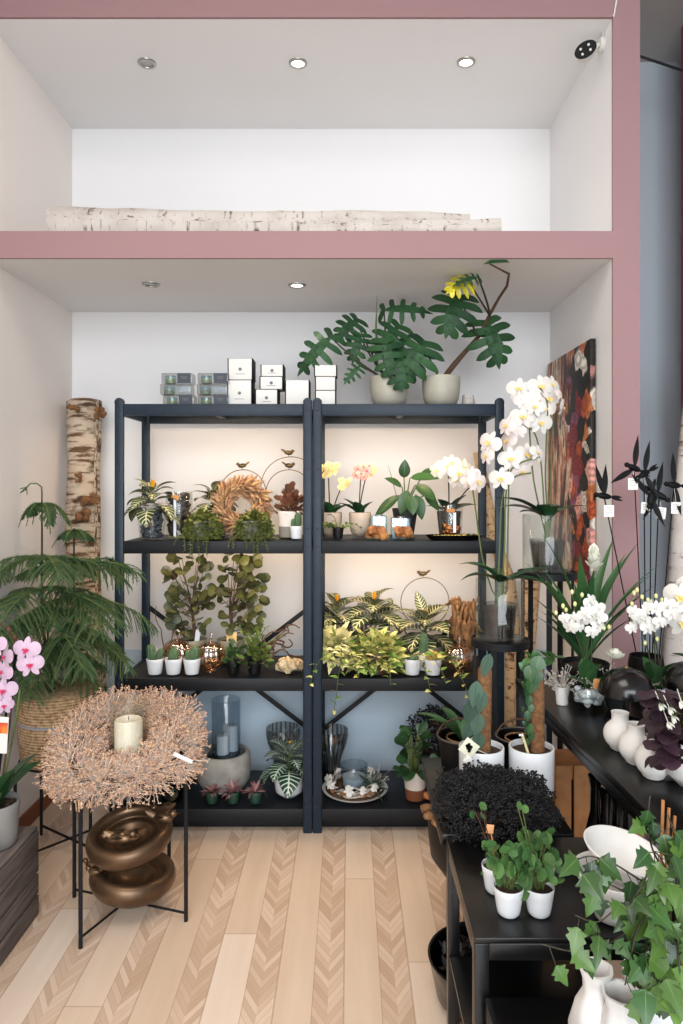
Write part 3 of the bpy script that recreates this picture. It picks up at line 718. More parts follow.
# white gift boxes in black sleeves
def giftbox(lab, px0, px1, py0, py1, base=None, dot=True, y=3.16):
    x0, x1 = X(px0, y), X(px1, y); h = (py1 - py0) * y / 700; z = base if base is not None else S1 + .0015
    t = thing('gift_box', lab, 'box', ((x0 + x1) / 2, y, z), 'white gift boxes on the rack'); w = x1 - x0; d = .105
    b = MB(); b.box((0, d / 2, h / 2), (w, d, h), .0015); b.build('white_sleeve', PAPER, t)
    for s in (-1, 1):
        b = MB(); b.box((s * (w / 2 + .0025), d / 2, h / 2 + .002), (.005, d - .004, h + .003 if dot else h), .001); b.build('black_end', BLKCARD, t)
    if dot:
        b = MB(); b.lathe([(0, 0), (.0075, 0), (.0075, .0008), (0, .0008)], 20, (0, -.0002, h * .5), Matrix.Rotation(PI / 2, 3, 'X')); b.lathe([(.0035, 0), (.0045, .0), (.0045, .0012), (.0035, .0012)], 14, (0, -.0004, h * .5), Matrix.Rotation(PI / 2, 3, 'X')); b.build('round_emblem', INKG, t)
        b = MB(); b.box((0, -.0006, h * .27), (w * .42, .0005, .002)); b.build('printed_line', INKG, t)
    return z + h + .004
z = giftbox('large white gift box carrying another large one, next to the clear candle boxes', 228, 251, 377.5, 403)
giftbox('large white gift box resting on top of another large one', 228.6, 251.6, 357, 377.5, z)
z = giftbox('small white gift box at the bottom of the three-box stack', 256, 277, 388, 404)
z = giftbox('small white gift box in the middle of the three-box stack', 260.5, 282, 376, 388, z)
giftbox('small white gift box on top of the three-box stack', 261.5, 282.5, 365, 376, z)
giftbox('single white gift box without emblem standing between the two stacks', 286, 308.5, 377.5, 403, None, False)
z = giftbox('white gift box at the bottom of the stack beside the philodendron leaf', 316, 335, 389, 404, None, False)
z = giftbox('white gift box in the middle of the stack beside the philodendron leaf', 316, 335, 376, 389, z, False)
giftbox('white gift box on top of the stack under the hanging philodendron leaf', 315, 336, 365, 376, z, False)

# philodendrons
def philo(lab, px, y, lv, seed, extra=None, bases=None):
    t = thing('philodendron', lab, 'potted plant', on(px, y, S1)); o = t.location; pot(t, .088, .072, .142, GREYP, round_=.02, rim=.006)
    b = MB(); yl = MB()
    for k, (bx, by, tx, ty, L, W, dy, yellow) in enumerate(lv):
        base = V((0, 0, .12)); p = at(bx, by, y + dy) - o; q = at(tx, ty, y + dy - .06) - o
        s = MB(); base = (at(*bases[k], y + dy * .4) - o) if bases and bases[k] else V((0, 0, .12)); s.tube(curve(base, p, ((p.x) * .10, 0, .015 if p.z < .3 else -.01), 10), [.0055 - .0002 * i for i in range(11)], 6); s.build('stem', extra or DSTEM, t, smooth=180)
        d = (q - p); d.y -= .02
        # broad side of the leaf towards the room
        (yl if yellow else b).finger_leaf(p, d, L, W)
    b.build('foliage', PHIL, t, smooth=180)
    if yl.v: yl.build('yellow_leaf', PHILY, t, smooth=180)
    return t
philo('philodendron with leaves reaching over the gift boxes, in a grey green pot', 389, 3.24, [
    (331, 337, 292, 372, .24, .15, -.06, 0), (356, 320, 330, 342, .15, .13, .02, 0), (360, 336, 348, 372, .14, .12, -.02, 0), (398, 327, 375, 352, .19, .16, -.05, 0),
    (385, 342, 393, 384, .18, .15, -.1, 0), (384, 310, 430, 305, .23, .12, -.02, 0), (360, 366, 340, 384, .12, .07, -.1, 0), (398, 360, 404, 396, .15, .14, -.1, 0), (420, 350, 412, 372, .14, .13, -.06, 0)], 1)
m = philo('tall philodendron with a bare woody stem and one yellow leaf, in a grey green pot', 441, 3.24, [
    (423, 344, 404, 374, .20, .2, -.08, 0), (459, 298, 447, 330, .20, .20, -.13, 0), (487, 324, 502, 362, .22, .20, -.04, 0), (468, 281, 448, 288, .13, .11, -.26, 1), (478, 277, 452, 281, .13, .06, -.30, 0), (490, 330, 508, 362, .13, .08, 0, 0)], 2, DSTEM, [None, (478, 337), (480, 336), (490, 316), (490, 315), (479, 336)])
o = m.location; b = MB(); b.tube([V((.0, 0, .12)), at(453, 366, 3.24) - o, at(465, 352, 3.24) - o, at(479, 336, 3.22) - o, at(490, 314, 3.16) - o, at(499, 298, 3.07) - o, at(507, 286, 2.98) - o, at(509, 274, 2.88) - o, at(490, 264, 2.80) - o], [.013, .013, .011, .009, .007, .006, .006, .005, .003], 8); b.build('woody_stem', BSTEM, m, smooth=180)
b = MB(); b.leaf(at(510, 262.5, 2.80) - o, (-1, -.1, -.02), .11, .045, 'lance', .2, .5, 10, 0, (0, -.6, .6)); b.build('young_leaf', DEEP, m, smooth=180)
o = bpy.data.objects['philodendron']; b = MB(); b.tube([at(378, 372, 3.24) - o.location, at(376, 330, 3.20) - o.location, at(377, 296, 3.1) - o.location], [.003, .005, .001], 6); b.build('new_shoot', STEM, o, smooth=180)
p = MB(); p.lathe([(0, 0), (.030, 0), (.031, .03), (.026, .066), (.0, .068)], 16, (0, 0, 0), flute=lambda a, r, z: 1 + .06 * math.sin(a * 3 + z * 40))
t = thing('birch_stub', 'short birch stub standing behind the second philodendron pot', 'log', on(468, 3.3, S1)); p.build('bark', BIRCH, t, smooth=40)
# ------------------------------------------------------------------ second shelf, bay beside the trunk
def ribbon_strip(t, p, h, m=SILVER):
    b = MB(); b.box(V(p) + V((0, 0, h / 2)), (.012, .0012, h)); b.build('silver_ribbon', m, t)
def glass_cup(t, rb, rt, h, m=GLASS, name='glass', n=40, th=.004):
    b = MB(); b.lathe([(0, 0), (rb - .003, 0), (rb, .003), (rt, h - .001), (rt - .001, h), (rt - th, h), (rb - th, .008), (0, .008)], n); return b.build(name, m, t, smooth=50)
def fill_balls(t, r0, r1, z0, z1, n, s, m, seed, name='pebble_fill', sq=1):
    q = random.Random(seed); b = MB()
    for i in range(n):
        z = q.uniform(z0, z1); k = (z - z0) / max(1e-6, z1 - z0); R = r0 + (r1 - r0) * k - s; a = q.uniform(0, 2 * PI); rad = R * math.sqrt(q.uniform(.35, 1))
        b.ball((rad * math.cos(a), rad * math.sin(a), z), (s * q.uniform(.8, 1.3), s * q.uniform(.7, 1.1), s * q.uniform(.6, 1) * sq), 7, 5, Matrix.Rotation(q.uniform(0, 3), 3, 'X'))
    o = b.build(name, m, t, smooth=180); o['kind'] = 'stuff'; return o
y = 3.17
t = thing('pebble_vase', 'tapered glass vase of dark pebbles holding a zebra plant, nearest the trunk', 'vase', on(152, y, S2))
glass_cup(t, .055, .069, .150); fill_balls(t, .052, .062, .014, .128, 190, .0095, PEBB, 1)
q = random.Random(3); b = MB()
for i in range(26):
    a = q.uniform(0, 6.28); c = V((.05 * math.cos(a), .05 * math.sin(a), .14 + q.uniform(0, .014))); d = rnd_dir(q, -.15, .25) * .045; b.tube([c - d, c + V((0, 0, .006)), c + d], .003, 5)
b.build('twig_mulch', GREYTW, t, smooth=180); hang_tag(t, (-.012, -.073, .1), .034, .02, .55)
zebra(t, .12, .0, 12, .15, .06, ZEB, 4)
y = 3.24
t = thing('seed_ball_vase', 'straight glass cylinder filled with dark brown seed balls and a paper tag', 'vase', on(179, y, S2))
glass_cup(t, .060, .062, .215); fill_balls(t, .057, .058, .02, .205, 130, .0145, LAVA, 2, 'seed_ball_fill'); hang_tag(t, (.0, -.066, .19), .036, .02, .5); ribbon_strip(t, (-.003, -.0645, .01), .17)
t = keep(thing('zebra_plant', 'zebra plant in a grey pot half hidden behind the straw wreath', 'potted plant', on(214, 3.37, S2)), S2); z = pot(t, .066, .055, .13, GREYP); zebra(t, z, 0, 13, .145, .062, ZEB, 9)

def grass_wreath(name, lab, c, R, r2, n, seed):
    t = keep(thing(name, lab, 'wreath', c), S2); q = random.Random(seed); b = MB(); ring = MB(); tilt = Matrix.Rotation(-.18, 3, 'X'); up0 = V((0, 0, R + r2 * 1.1))
    ring.tube([tilt @ V((R * math.cos(k * PI / 16), 0, R * math.sin(k * PI / 16))) + up0 for k in range(33)], .018, 8, False); ring.build('ring', DRIFT, t, smooth=180)
    for i in range(n):
        a = 2 * PI * i / n + q.uniform(-.05, .05); ph = q.uniform(0, 2 * PI); rad = V((math.cos(a), 0, math.sin(a))); tan = V((-math.sin(a), 0, math.cos(a)))
        o = rad * math.cos(ph) + V((0, -1, 0)) * math.sin(ph)
        p = rad * R + o * .016; d = (o * .85 - tan * .75 + rnd_dir(q) * .3).normalized(); L = q.uniform(.040, .062)
        w = Matrix(); rot = V((0, 0, 1)).rotation_difference(tilt @ d).to_matrix(); cc = tilt @ (p + d * L * .5) + up0
        b.ball(cc, (.0062, .0062, L * .52), 6, 5, rot)
        for k in range(16):
            e = (d + rnd_dir(q) * .55).normalized(); s0 = tilt @ (p + d * L * q.uniform(.25, .9)) + up0; e = tilt @ e; wv = e.orthogonal().normalized() * .0007; b.add([s0 - wv, s0 + wv, s0 + e * .024], [(0, 1, 2)])
    b.build('grass_plumes', PAMP, t, smooth=180); return t
grass_wreath('grass_wreath', 'fluffy tan wreath of bunny tail grass standing upright behind the trailing plants', on(242, 3.30, S2 + .002), .090, .05, 520, 5)

def trailing_pot(lab, px, y, seed, w, hang, gx=0):
    t = keep(thing('trailing_plant', lab, 'potted plant', on(px, y, S2), 'small leaved trailing plants'), S2); q = random.Random(seed)
    z = pot(t, .058, .048, .085, GREYC); bush(t, z, w, .058, .085, 1150, .019, .015, 'round', TRAIL, seed, .1, .7, cz=-.03, fill=.6, out=.5, nstem=16, zlo=-.75)
    b = MB(); s = MB()
    for k in range(24):
        a = q.uniform(-PI * .95, -PI * .05); p = V((math.cos(a) * .055, math.sin(a) * .045, z + .01)); L = q.uniform(.08, .14) if k > 9 else q.uniform(.14, hang)
        trail(b, s, q, p, (math.cos(a) * .8, -.9, .3), L, int(L / .006), .012, .014, 'round', FY - .016 - y, sag=1.6)
    b.build('trailing_foliage', TRAIL, t, smooth=180); s.build('trailing_stem', STEM, t, smooth=180)
trailing_pot('small leaved trailing plant in a grey pot beside the seed ball vase', 203, 3.135, 21, .082, .20)
trailing_pot('small leaved trailing plant in a grey pot below the opening of the grass wreath', 254, 3.135, 22, .082, .17)

def bird(t, p, d=1, s=.05, m=BRASSW):
    b = MB(); p = V(p)
    b.ball(p, (s * .42, s * .22, s * .22), 10, 8, Matrix.Rotation(-.15 * d, 3, 'Y')); b.ball(p + V((-d * s * .42, 0, s * .16)), (s * .17, s * .15, s * .16), 8, 6)
    b.leaf(p + V((-d * s * .55, 0, s * .16)), (-d, 0, -.05), s * .17, s * .08, 'lance', 0, .4, 3); b.leaf(p + V((d * s * .3, 0, s * .08)), (d, 0, .65), s * .55, s * .22, 'strap', -.1, .3, 5, up=(0, -1, .6))
    for e in (-1, 1): b.leaf(p + V((-d * s * .1, e * s * .16, s * .12)), (d, e * .25, .2), s * .55, s * .26, 'lance', .2, .2, 5, up=(0, 0, 1))
    b.tube([p + V((0, 0, -s * .18)), p + V((0, 0, -s * .36))], s * .03, 5); b.build('bird', m, t, smooth=180)
def hoop(lab, px, y, S, rad, top, bird_at, d, m=BRASSW):
    t = thing('bird_hoop', lab, 'ornament', on(px, y, S), 'metal hoops with a bird')
    z0 = top - rad
    b = MB(); b.lathe([(0, 0), (.03, 0), (.03, .004), (0, .004)], 20); b.build('base', m, t)
    b = MB(); b.tube([V((rad * math.cos(a), 0, z0 + rad * math.sin(a))) for a in [-PI / 2 + 2 * PI * k / 40 for k in range(41)]], .0022, 6, False); b.tube([(0, 0, 0), (0, 0, z0 - rad)], .0022, 6); b.build('hoop', m, t, smooth=180)
    a = math.radians(bird_at); bird(t, (rad * math.cos(a), 0, z0 + rad * math.sin(a) + .02), d)
yb = 3.40
hoop('brass wire hoop whose bird perches highest, behind the bronze leaved plant', 291, yb, S2, .146, Z(457, yb) - S2, 95, -1)
hoop('brass wire hoop of middle height behind the bronze leaved plant', 289, yb - .05, S2, .110, Z(470, yb - .05) - S2, 90, -1)
hoop('brass wire hoop with a bird showing over the straw wreath', 243, yb, S2, .112, Z(470, yb) - S2, 92, 1)

t = keep(thing('kalanchoe', 'bronze leaved kalanchoe in a pot that is white above and grey below', 'potted plant', on(290, 3.24, S2)), S2); z = pot(t, .055, .05, .125, WHGREY)
bush(t, z, .05, .045, .11, 110, .036, .03, 'round', KAL, 31, .5, .4, cz=.02, nstem=8, stemm=BSTEM)
t = keep(thing('potted_cactus', 'small cactus in a white pot beside the bronze kalanchoe', 'potted cactus', on(296.5, 3.13, S2)), S2); z = pot(t, .030, .023, .062, WHITEC)
b = MB(); cactus_body(b, (.006, 0, z), .015, .07); cactus_body(b, (-.014, -.004, z), .010, .042); b.build('cactus', CACT, t, smooth=180); s = MB(); spines(s, (.006, 0, z), .015, .07, 9, 1); spines(s, (-.014, -.004, z), .01, .042, 9, 2); s.build('spine', CACTG, t, smooth=0)

# ------------------------------------------------------------------ second shelf, bay beside the orchids
def mini_orchid(lab, px, y, key, bl, seed, ptop, leaves, group=None):
    t = keep(thing('potted_orchid', lab, 'potted orchid', on(px, y, S2), group), S2); o = t.location; z = pot(t, .052, .038, .118, BEIGEP, round_=.02, rim=.004)
    strap_leaves(t, z, leaves); q = random.Random(seed)
    for (sx, sy) in ptop:
        e = at(sx, sy, y) - o; stems(t, [curve((q.uniform(-.01, .01), 0, z), e, (.0, 0, .03))], .0032, DSTEM)
    for (bx, by, s) in bl: bloom(t, key, at(bx, by, y - .02 + q.uniform(-.02, .01)) - o, s, (q.uniform(-.5, .5), -1, q.uniform(-.1, .4)), q.uniform(-.3, .3))
    return t
LV = [(200, 40, .12, .05, .7), (340, 45, .12, .05, .6), (250, 55, .12, .05, .7), (60, 50, .1, .05, .6), (150, 60, .12, .05, .5)]
t = mini_orchid('pale yellow mini orchid in a beige pot beside the middle posts', 331, 3.25, 'yellow', [(323, 468, .04), (329, 466, .045), (333, 471, .045), (327, 474, .04), (337, 465, .035), (322, 476, .035), (342, 481, .04), (346, 484, .042), (342, 487, .04), (349, 480, .025)], 3, [(328, 470), (344, 483)], LV)
b = MB(); s = MB(); q = random.Random(9)
t2 = keep(thing('trailing_plant', 'sprawling small green plant in a low black pot before the yellow orchid', 'potted plant', on(338, 3.13, S2)), S2); z = pot(t2, .026, .02, .056, BLACKP)
for k in range(10):
    a = q.uniform(0, 2 * PI); trail(b, s, q, (math.cos(a) * .012, math.sin(a) * .012, z), (math.cos(a), math.sin(a) * .5 - .1, 1.1 if k % 3 else 1.7), q.uniform(.09, .13), 9, .017, .024, 'heart', sag=1.1)
b.build('foliage', HERB, t2, smooth=180); s.build('stem', STEM, t2, smooth=180)
mini_orchid('salmon pink mini orchid in a beige pot beside the glass tealight blocks', 360, 3.25, 'pink', [(358, 469, .045), (363, 467, .05), (367, 471, .048), (361, 474, .045), (356, 475, .042), (369, 466, .04), (364, 477, .04)], 4, [(361, 474), (367, 473)], [(200, 45, .13, .06, .6), (160, 60, .12, .055, .6), (330, 60, .1, .05, .6), (250, 60, .1, .05, .6)], None)
o = bpy.data.objects['potted_orchid.001']
for bx, by in ((372, 467), (374, 472), (371, 475), (376, 469)): bloom(o, 'yellow', at(bx, by, 3.24) - o.location, .026, (.6, -1, .3))
def block(lab, px, y, w, h, m):
    t = thing('tealight_block', lab, 'candle holder', on(px, y, S2)); d = .05
    b = MB(); b.box((0, 0, h / 2), (w, d, h), .002); b.build('glass_block', TEALG, t)
    b = MB(); b.box((0, -d / 2 + .004, h / 2), (w * .86, .002, h * .9)); b.build('picture_panel', m, t); b = MB(); b.lathe([(0, h), (.018, h), (.018, h + .004), (0, h + .004)], 20); b.build('tealight', STEEL, t)
block('glass tealight block with a pale picture, beside the salmon pink orchid', 379, 3.2, .072, .105, mat('pale photo print', '#dfe6e8', '#aebdc2', .4, 0, 35))
block('glass tealight block with a blue picture, in front of the big leaved plant', 400.5, 3.17, .088, .098, mat('blue photo print', '#7ea3bd', '#c3d6e0', .4, 0, 45))
def wood_lump(lab, px, y, w, h, seed, S=None, m=DRIFTO, d=.06):
    t = thing('root_wood', lab, 'wood piece', on(px, y, S2 if S is None else S)); q = random.Random(seed); b = MB()
    for k in range(8):
        b.ball((q.uniform(-w, w) * .33, q.uniform(-d, d) * .3, h * q.uniform(.35, .55)), (w * q.uniform(.16, .28), d * q.uniform(.25, .4), h * q.uniform(.3, .45)), 12, 9, Matrix.Rotation(q.uniform(-.5, .5), 3, 'Y'))
    for i, p in enumerate(b.v):
        p = V(p); p += (V((math.sin(p.x * 160 + p.z * 90), math.sin(p.y * 150 + p.x * 110), math.sin(p.z * 170 + p.y * 80)))) * .006; p.z = max(p.z, 0.0005); b.v[i] = tuple(p)
    b.build('wood', m, t, smooth=60)
wood_lump('gnarled orange root wood lying before the pale tealight block', 378, 3.115, .095, .075, 1)
wood_lump('gnarled orange root wood lying before the blue tealight block', 404, 3.115, .105, .068, 6)
t = keep(thing('leafy_plant', 'broad leaved green plant in a tall dark grey pot', 'potted plant', on(405, 3.32, S2)), S2); o = t.location; z = pot(t, .062, .040, .135, DGREYP)
b = MB(); s = MB()
for (bx, by, tx, ty, L, W, dy) in ((400, 495, 372, 515, .17, .055, -.02), (398, 475, 372, 492, .0, .0, 0), (410, 478, 432, 475, .14, .06, 0), (404, 478, 405, 461, .09, .055, 0), (415, 485, 436, 497, .13, .07, -.05), (408, 490, 400, 512, .12, .06, -.08), (416, 495, 422, 514, .12, .06, -.08), (402, 487, 390, 478, .10, .05, .02), (420, 480, 428, 470, .09, .05, .03), (410, 495, 412, 505, .1, .06, -.09), (425, 495, 440, 508, .10, .05, -.06)):
    if L == 0: continue
    p = at(bx, by, 3.30 + dy) - o; e = at(tx, ty, 3.27 + dy) - o; s.tube(curve((0, 0, z), p, (0, 0, .02), 7), .003, 5); b.leaf(p, e - p, max(L, (e - p).length), W, 'ovate', .5, .15, 8, 0, (0, -.7, .8))
b.build('foliage', DEEP, t, smooth=180); s.build('stem', STEM, t, smooth=180)
b = MB(); b.tube([(-.02, 0, z), at(391, 475, 3.3) - o, at(388, 465, 3.3) - o], [.002, .0015, .0006], 5); b.build('flower_spike', STEM, t)
t = keep(thing('potted_orchid', 'white orchid in a dark pot standing behind the tagged glass of copper baubles', 'potted orchid', on(449, 3.34, S2)), S2); o = t.location; z = pot(t, .058, .046, .12, DGREYP)
strap_leaves(t, z, [(180, 40, .12, .07, .7), (0, 40, .15, .07, .8), (270, 50, .13, .07, .9), (225, 60, .12, .06, .7), (320, 45, .14, .06, .8), (20, 60, .14, .06, .6)]); stems(t, [curve((0, 0, z), at(448, 470, 3.27) - o, (0, -.02, .03)), curve((0, 0, z), at(475, 490, 3.25) - o, (.05, 0, .12))], .003, DSTEM)
for bx, by, s, f in ((437, 471, .085, -.7), (446, 467, .10, -.1), (459, 474, .10, .1), (464, 468, .09, .3), (452, 463, .08, .0), (457, 480, .08, -.2), (477, 484, .085, .8), (468, 482, .07, .4)): bloom(t, 'white' if bx < 466 else 'blush', at(bx, by, 3.25 + (bx % 3) * .012) - o, s, (f, -1, .12), (bx % 5 - 2) * .1)
t = thing('tagged_glass', 'clear glass of copper baubles with a paper tag, behind the black tray', 'vase', on(451, 3.22, S2)); glass_cup(t, .048, .056, .155); fill_balls(t, .045, .047, .02, .06, 26, .013, COPB, 5, 'copper_bauble_fill'); hang_tag(t, (-.01, -.06, .13), .038, .018, .15); ribbon_strip(t, (.008, -.0585, .03), .09)
def oval_tray(lab, px, y, S):
    t = thing('black_tray', lab, 'tray', on(px, y, S)); b = MB(); b.lathe([(0, 0), (.105, 0), (.128, .018), (.130, .022), (.126, .021), (.105, .006), (0, .006)], 40, sy=.42); b.build('tray', BLACKGLOSS, t, smooth=50); return t
t = oval_tray('oval black tray of nuts and green baubles at the shelf edge', 454, 3.14, S2); q = random.Random(8); o = t.location
def loose(name, lab, cat, p, r, m, grp, sq=.85, rot=0):
    t = thing(name, lab, cat, p, grp); b = MB(); b.ball((0, 0, r * sq), (r, r, r * sq), 12, 9)
    b.build('body', m, t, smooth=180); c = MB(); c.lathe([(0, r * 2 * sq), (r * .18, r * 2 * sq - .0005), (r * .16, r * 2 * sq + .003), (0, r * 2 * sq + .003)], 8); c.build('cap', BRASSW, t)
for k in range(16):
    loose('nut', 'small yellow green nut heaped on the oval black tray', 'nut', o + V((-.085 + (k % 8) * .0155 + q.uniform(-.002, .002), -.012 + .02 * (k // 8) + q.uniform(-.002, .002), .0075)), .0078, YELN, 'nuts on the black tray', .9)
for k in range(7):
    loose('green_bauble', 'small dark green bauble lying on the oval black tray', 'bauble', o + V((.045 + (k % 4) * .021, -.010 + .022 * (k // 4), .0075)), .010 if k < 4 else .0095, GRNB if k % 3 else YELN, 'baubles on the black tray', .9)
# ------------------------------------------------------------------ third shelf, bay beside the trunk
def round_fig(lab, px, y, S, spec, seed, label_card=None):
    t = keep(thing('round_fig', lab, 'potted plant', on(px, y, S)), S); o = t.location; z = pot(t, .066, .058, .115, OLIVEP, round_=.012); q = random.Random(seed); b = MB(); s = MB(); tr = MB()
    x0, x1, y0, y1 = spec; tr.tube([V((0, 0, z - .01)), V((.006, 0, z + .07)), V((-.004, .0, z + .15))], [.011, .009, .006], 8)
    for k in range(100):
        px_ = q.uniform(x0, x1); py_ = q.uniform(y0, y1); cxm = (x0 + x1) / 2; ww = (x1 - x0) / 2 * (.62 + .38 * math.sin(PI * (py_ - y0) / (y1 - y0)))
        px_ = cxm + (px_ - cxm) / ((x1 - x0) / 2) * ww
        p = at(px_, py_, y + q.uniform(-.07, .06)) - o; base = V((q.uniform(-.01, .01), 0, min(z + .15, max(z + .02, p.z * .8)))); d = (p - base); d.z *= .5
        if k % 2 == 0: s.tube(curve(base, p, (0, 0, .01), 5), .0016, 4)
        f = (V((d.x, d.y - .03, 0)).normalized() + V((0, 0, q.uniform(-.7, .5)))); L = q.uniform(.038, .06)
        b.leaf(p, f, L, L * .92, 'round', q.uniform(.1, .5), .08, 6, q.uniform(-.7, .7), (0, -.8, .6))
    b.build('foliage', FIC, t, smooth=180); s.build('branch', BSTEM, t, smooth=180); tr.build('trunk', BSTEM, t, smooth=180)
    return t, z
t, z = round_fig('round leaved fig in an olive grey pot, the one nearer the trunk', 193, 3.34, S3, (168, 209, 556, 632), 1)
b = MB(); b.box((.03, -.045, z + .03), (.022, .001, .075), 0, Matrix.Rotation(.12, 3, 'Y')); b.build('plant_label', SILVER, t)
t, z = round_fig('round leaved fig with a yellow picture label in an olive grey pot', 231, 3.34, S3, (221, 262, 553, 632), 2)
b = MB(); b.box((.012, -.052, z + .028), (.048, .001, .06)); o = b.build('plant_label', mat('yellow picture label', '#e8b45c', '#f3d9a0', .5, 0, 30), t)
b = MB(); b.lathe([(0, 0), (.012, 0), (.010, .0012), (0, .0012)], 12, (.016, -.0528, z + .012), Matrix.Rotation(PI / 2, 3, 'X')); b.ball((.004, -.053, z + .02), (.008, .001, .01), 8, 6); b.build('printed_leaf', FIC, o)

def pumpkin(lab, px, y, S, r, hk, hook):
    t = thing('glass_pumpkin', lab, 'ornament', on(px, y, S), 'amber glass pumpkins'); zc = .016 + r * .86; b = MB()
    prof = [(.0001, -.80)] + [(math.sin(PI * k / 20) ** .8, -math.cos(PI * k / 20) * .86) for k in range(2, 19)] + [(.0001, .76)]
    b.lathe([(a * r, zc + z * r) for a, z in prof], 72, flute=lambda a, rr, z: 1 - .09 * (1 - abs(math.sin(a * 6))) ** 2); b.build('ribbed_body', AMBER, t, smooth=180)
    b = MB(); b.lathe([(0, 0), (.024, 0), (.02, .006), (.014, .012), (.016, .022), (.0, .022)], 24); b.build('foot', AMBER, t, smooth=50)
    b = MB(); z1 = zc + r * .74
    if hook: b.tube([(0, 0, z1), (-.004, 0, z1 + .02), (-.012, 0, z1 + .042), (-.004, 0, z1 + .056), (.010, 0, z1 + .048), (.013, 0, z1 + .03)], [.009, .007, .006, .006, .005, .004], 8)
    else: b.tube([(0, 0, z1), (.002, 0, z1 + .025), (.006, 0, z1 + .05)], [.008, .006, .004], 8)
    b.build('stem', AMBER, t, smooth=180)
pumpkin('amber glass pumpkin with a curled hook stem, behind the white cactus pots', 177, 3.21, S3, .071, 0, True)
pumpkin('amber glass pumpkin with a straight stem, beside the small black potted plants', 210.5, 3.19, S3, .068, 0, False)
def cactus_pot(lab, px, y, S, kind, seed):
    t = keep(thing('potted_cactus', lab, 'potted cactus', on(px, y, S)), S); z = pot(t, .039, .029, .074, WHITEC, wall=.004); b = MB(); s = MB()
    L = {'two': [(-.012, .0, .019, .078, .2), (.018, -.004, .015, .06, -.35)], 'one': [(.0, 0, .021, .06, 0), (.004, .01, .012, .07, .1)], 'pair': [(.006, 0, .021, .068, -.2), (-.014, .004, .014, .05, .2)], 'flat': [(0, 0, .026, .03, 0)], 'paddle': [(0, 0, .019, .115, 0), (-.012, .004, .014, .05, .1)], 'gold': [(0, 0, .031, .048, 0)]}[kind]
    for (x, yy, r, h, tl) in L:
        m0 = len(b.v); cactus_body(b, (x, yy, z - .004), r, h); spines(s, (x, yy, z - .004), r, h, 9, seed, .006)
        if kind == 'paddle' or tl:
            for i in range(m0, len(b.v)):
                p = V(b.v[i]); p.x = x + (p.x - x) * 1.0 - tl * (p.z - z) * .6; p.y = yy + (p.y - yy) * (.55 if kind == 'paddle' else 1); b.v[i] = tuple(p)
    b.build('cactus', CACTG if kind == 'gold' else CACT, t, smooth=180); s.build('spine', CACTG if kind == 'gold' else SPINE, t, smooth=0)
cactus_pot('white potted cactus with two leaning stems, next to the rack post', 155, 3.13, S3, 'two', 1)
cactus_pot('white potted cactus with one stubby stem, below the hooked glass pumpkin', 173.5, 3.13, S3, 'one', 2)
cactus_pot('white potted cactus with a thick and a thin stem, below the two pumpkins', 192, 3.13, S3, 'pair', 3)
def small_plant(lab, px, y, S, seed, rx, rz, n, potm=BLACKP, r=.034, h=.066, L=.04, m=HERB, cx=0):
    t = keep(thing('small_plant', lab, 'potted plant', on(px, y, S)), S); z = pot(t, r, r * .74, h, potm); bush(t, z, rx, rx * .75, rz, n, L, L * .5, 'ovate', m, seed, .35, .7, c=(cx, 0), cz=.01, fill=.25); return t
small_plant('little dark leaved plant in a black pot beside the straight stemmed pumpkin', 233, 3.13, S3, 41, .045, .085, 48, r=.032, h=.064, m=DEEP)
t = small_plant('bushy green plant in a black pot with shoots before the twisted vine', 254.5, 3.13, S3, 42, .06, .13, 85, m=HERB, cx=.008)
b = MB(); s = MB(); q = random.Random(6)
for k in range(5): trail(b, s, q, (0, 0, .06), (.5 - .2 * k, -.2, 1.6), .19, 11, .02, .034, 'ovate', sag=.55)
b.build('long_foliage', HERB, t, smooth=180); s.build('shoot_stem', STEM, t, smooth=180)
def vine(lab, c, x0, x1, h, seed, n=8):
    t = thing('twisted_vine', lab, 'branch', c); q = random.Random(seed); b = MB()
    for k in range(n):
        p = V((q.uniform(x0, (x0 + x1) / 2), q.uniform(-.03, .03), q.uniform(.02, .06))); d = V((1, 0, q.uniform(0, .6))); pts = [p.copy()]
        for i in range(16):
            d = (d + rnd_dir(q) * .75 + V((.12, -p.y * 4, (h * .5 - p.z) * 4))).normalized(); p = p + d * (x1 - x0) / 15; p.z = min(h, max(.012, p.z)); p.y = max(-.05, min(.05, p.y)); p.x = max(x0, min(x1, p.x)); pts.append(p.copy())
        sm = []
        for i in range(len(pts) - 1): sm += [pts[i].lerp(pts[i + 1], k2 / 3) for k2 in range(3)]
        for _ in range(2): sm = [sm[0]] + [(sm[i - 1] + sm[i] * 2 + sm[i + 1]) / 4 for i in range(1, len(sm) - 1)] + [sm[-1]]
        b.tube(sm, [.0062 * (1 - .6 * i / len(sm)) for i in range(len(sm))], 6)
    b.build('branches', WILLOW, t, smooth=180)
vine('tangle of twisted brown vine lying behind the bushy green plant', V((X(275, 3.33), 3.33, S3)), -.14, .13, .18, 3)
t = thing('twisted_vine', 'thin crooked vine twig standing beside the rear rack post', 'branch', V((X(166, 3.40), 3.40, S3))); b = MB(); q = random.Random(2)
for k in range(3):
    pts = [V((.02, 0, .0))]; p = pts[0].copy()
    for i in range(9): p = p + V((-.001 + q.uniform(-.022, .02), q.uniform(-.01, .004), .03)); pts.append(p.copy())
    b.tube(pts, [.004 - .0003 * i for i in range(10)], 5)
b.build('branches', WILLOW, t, smooth=180)
wood_lump('rough straw coloured block lying at the shelf end by the middle posts', 289, 3.15, .125, .085, 12, S3, STONEP, .09)

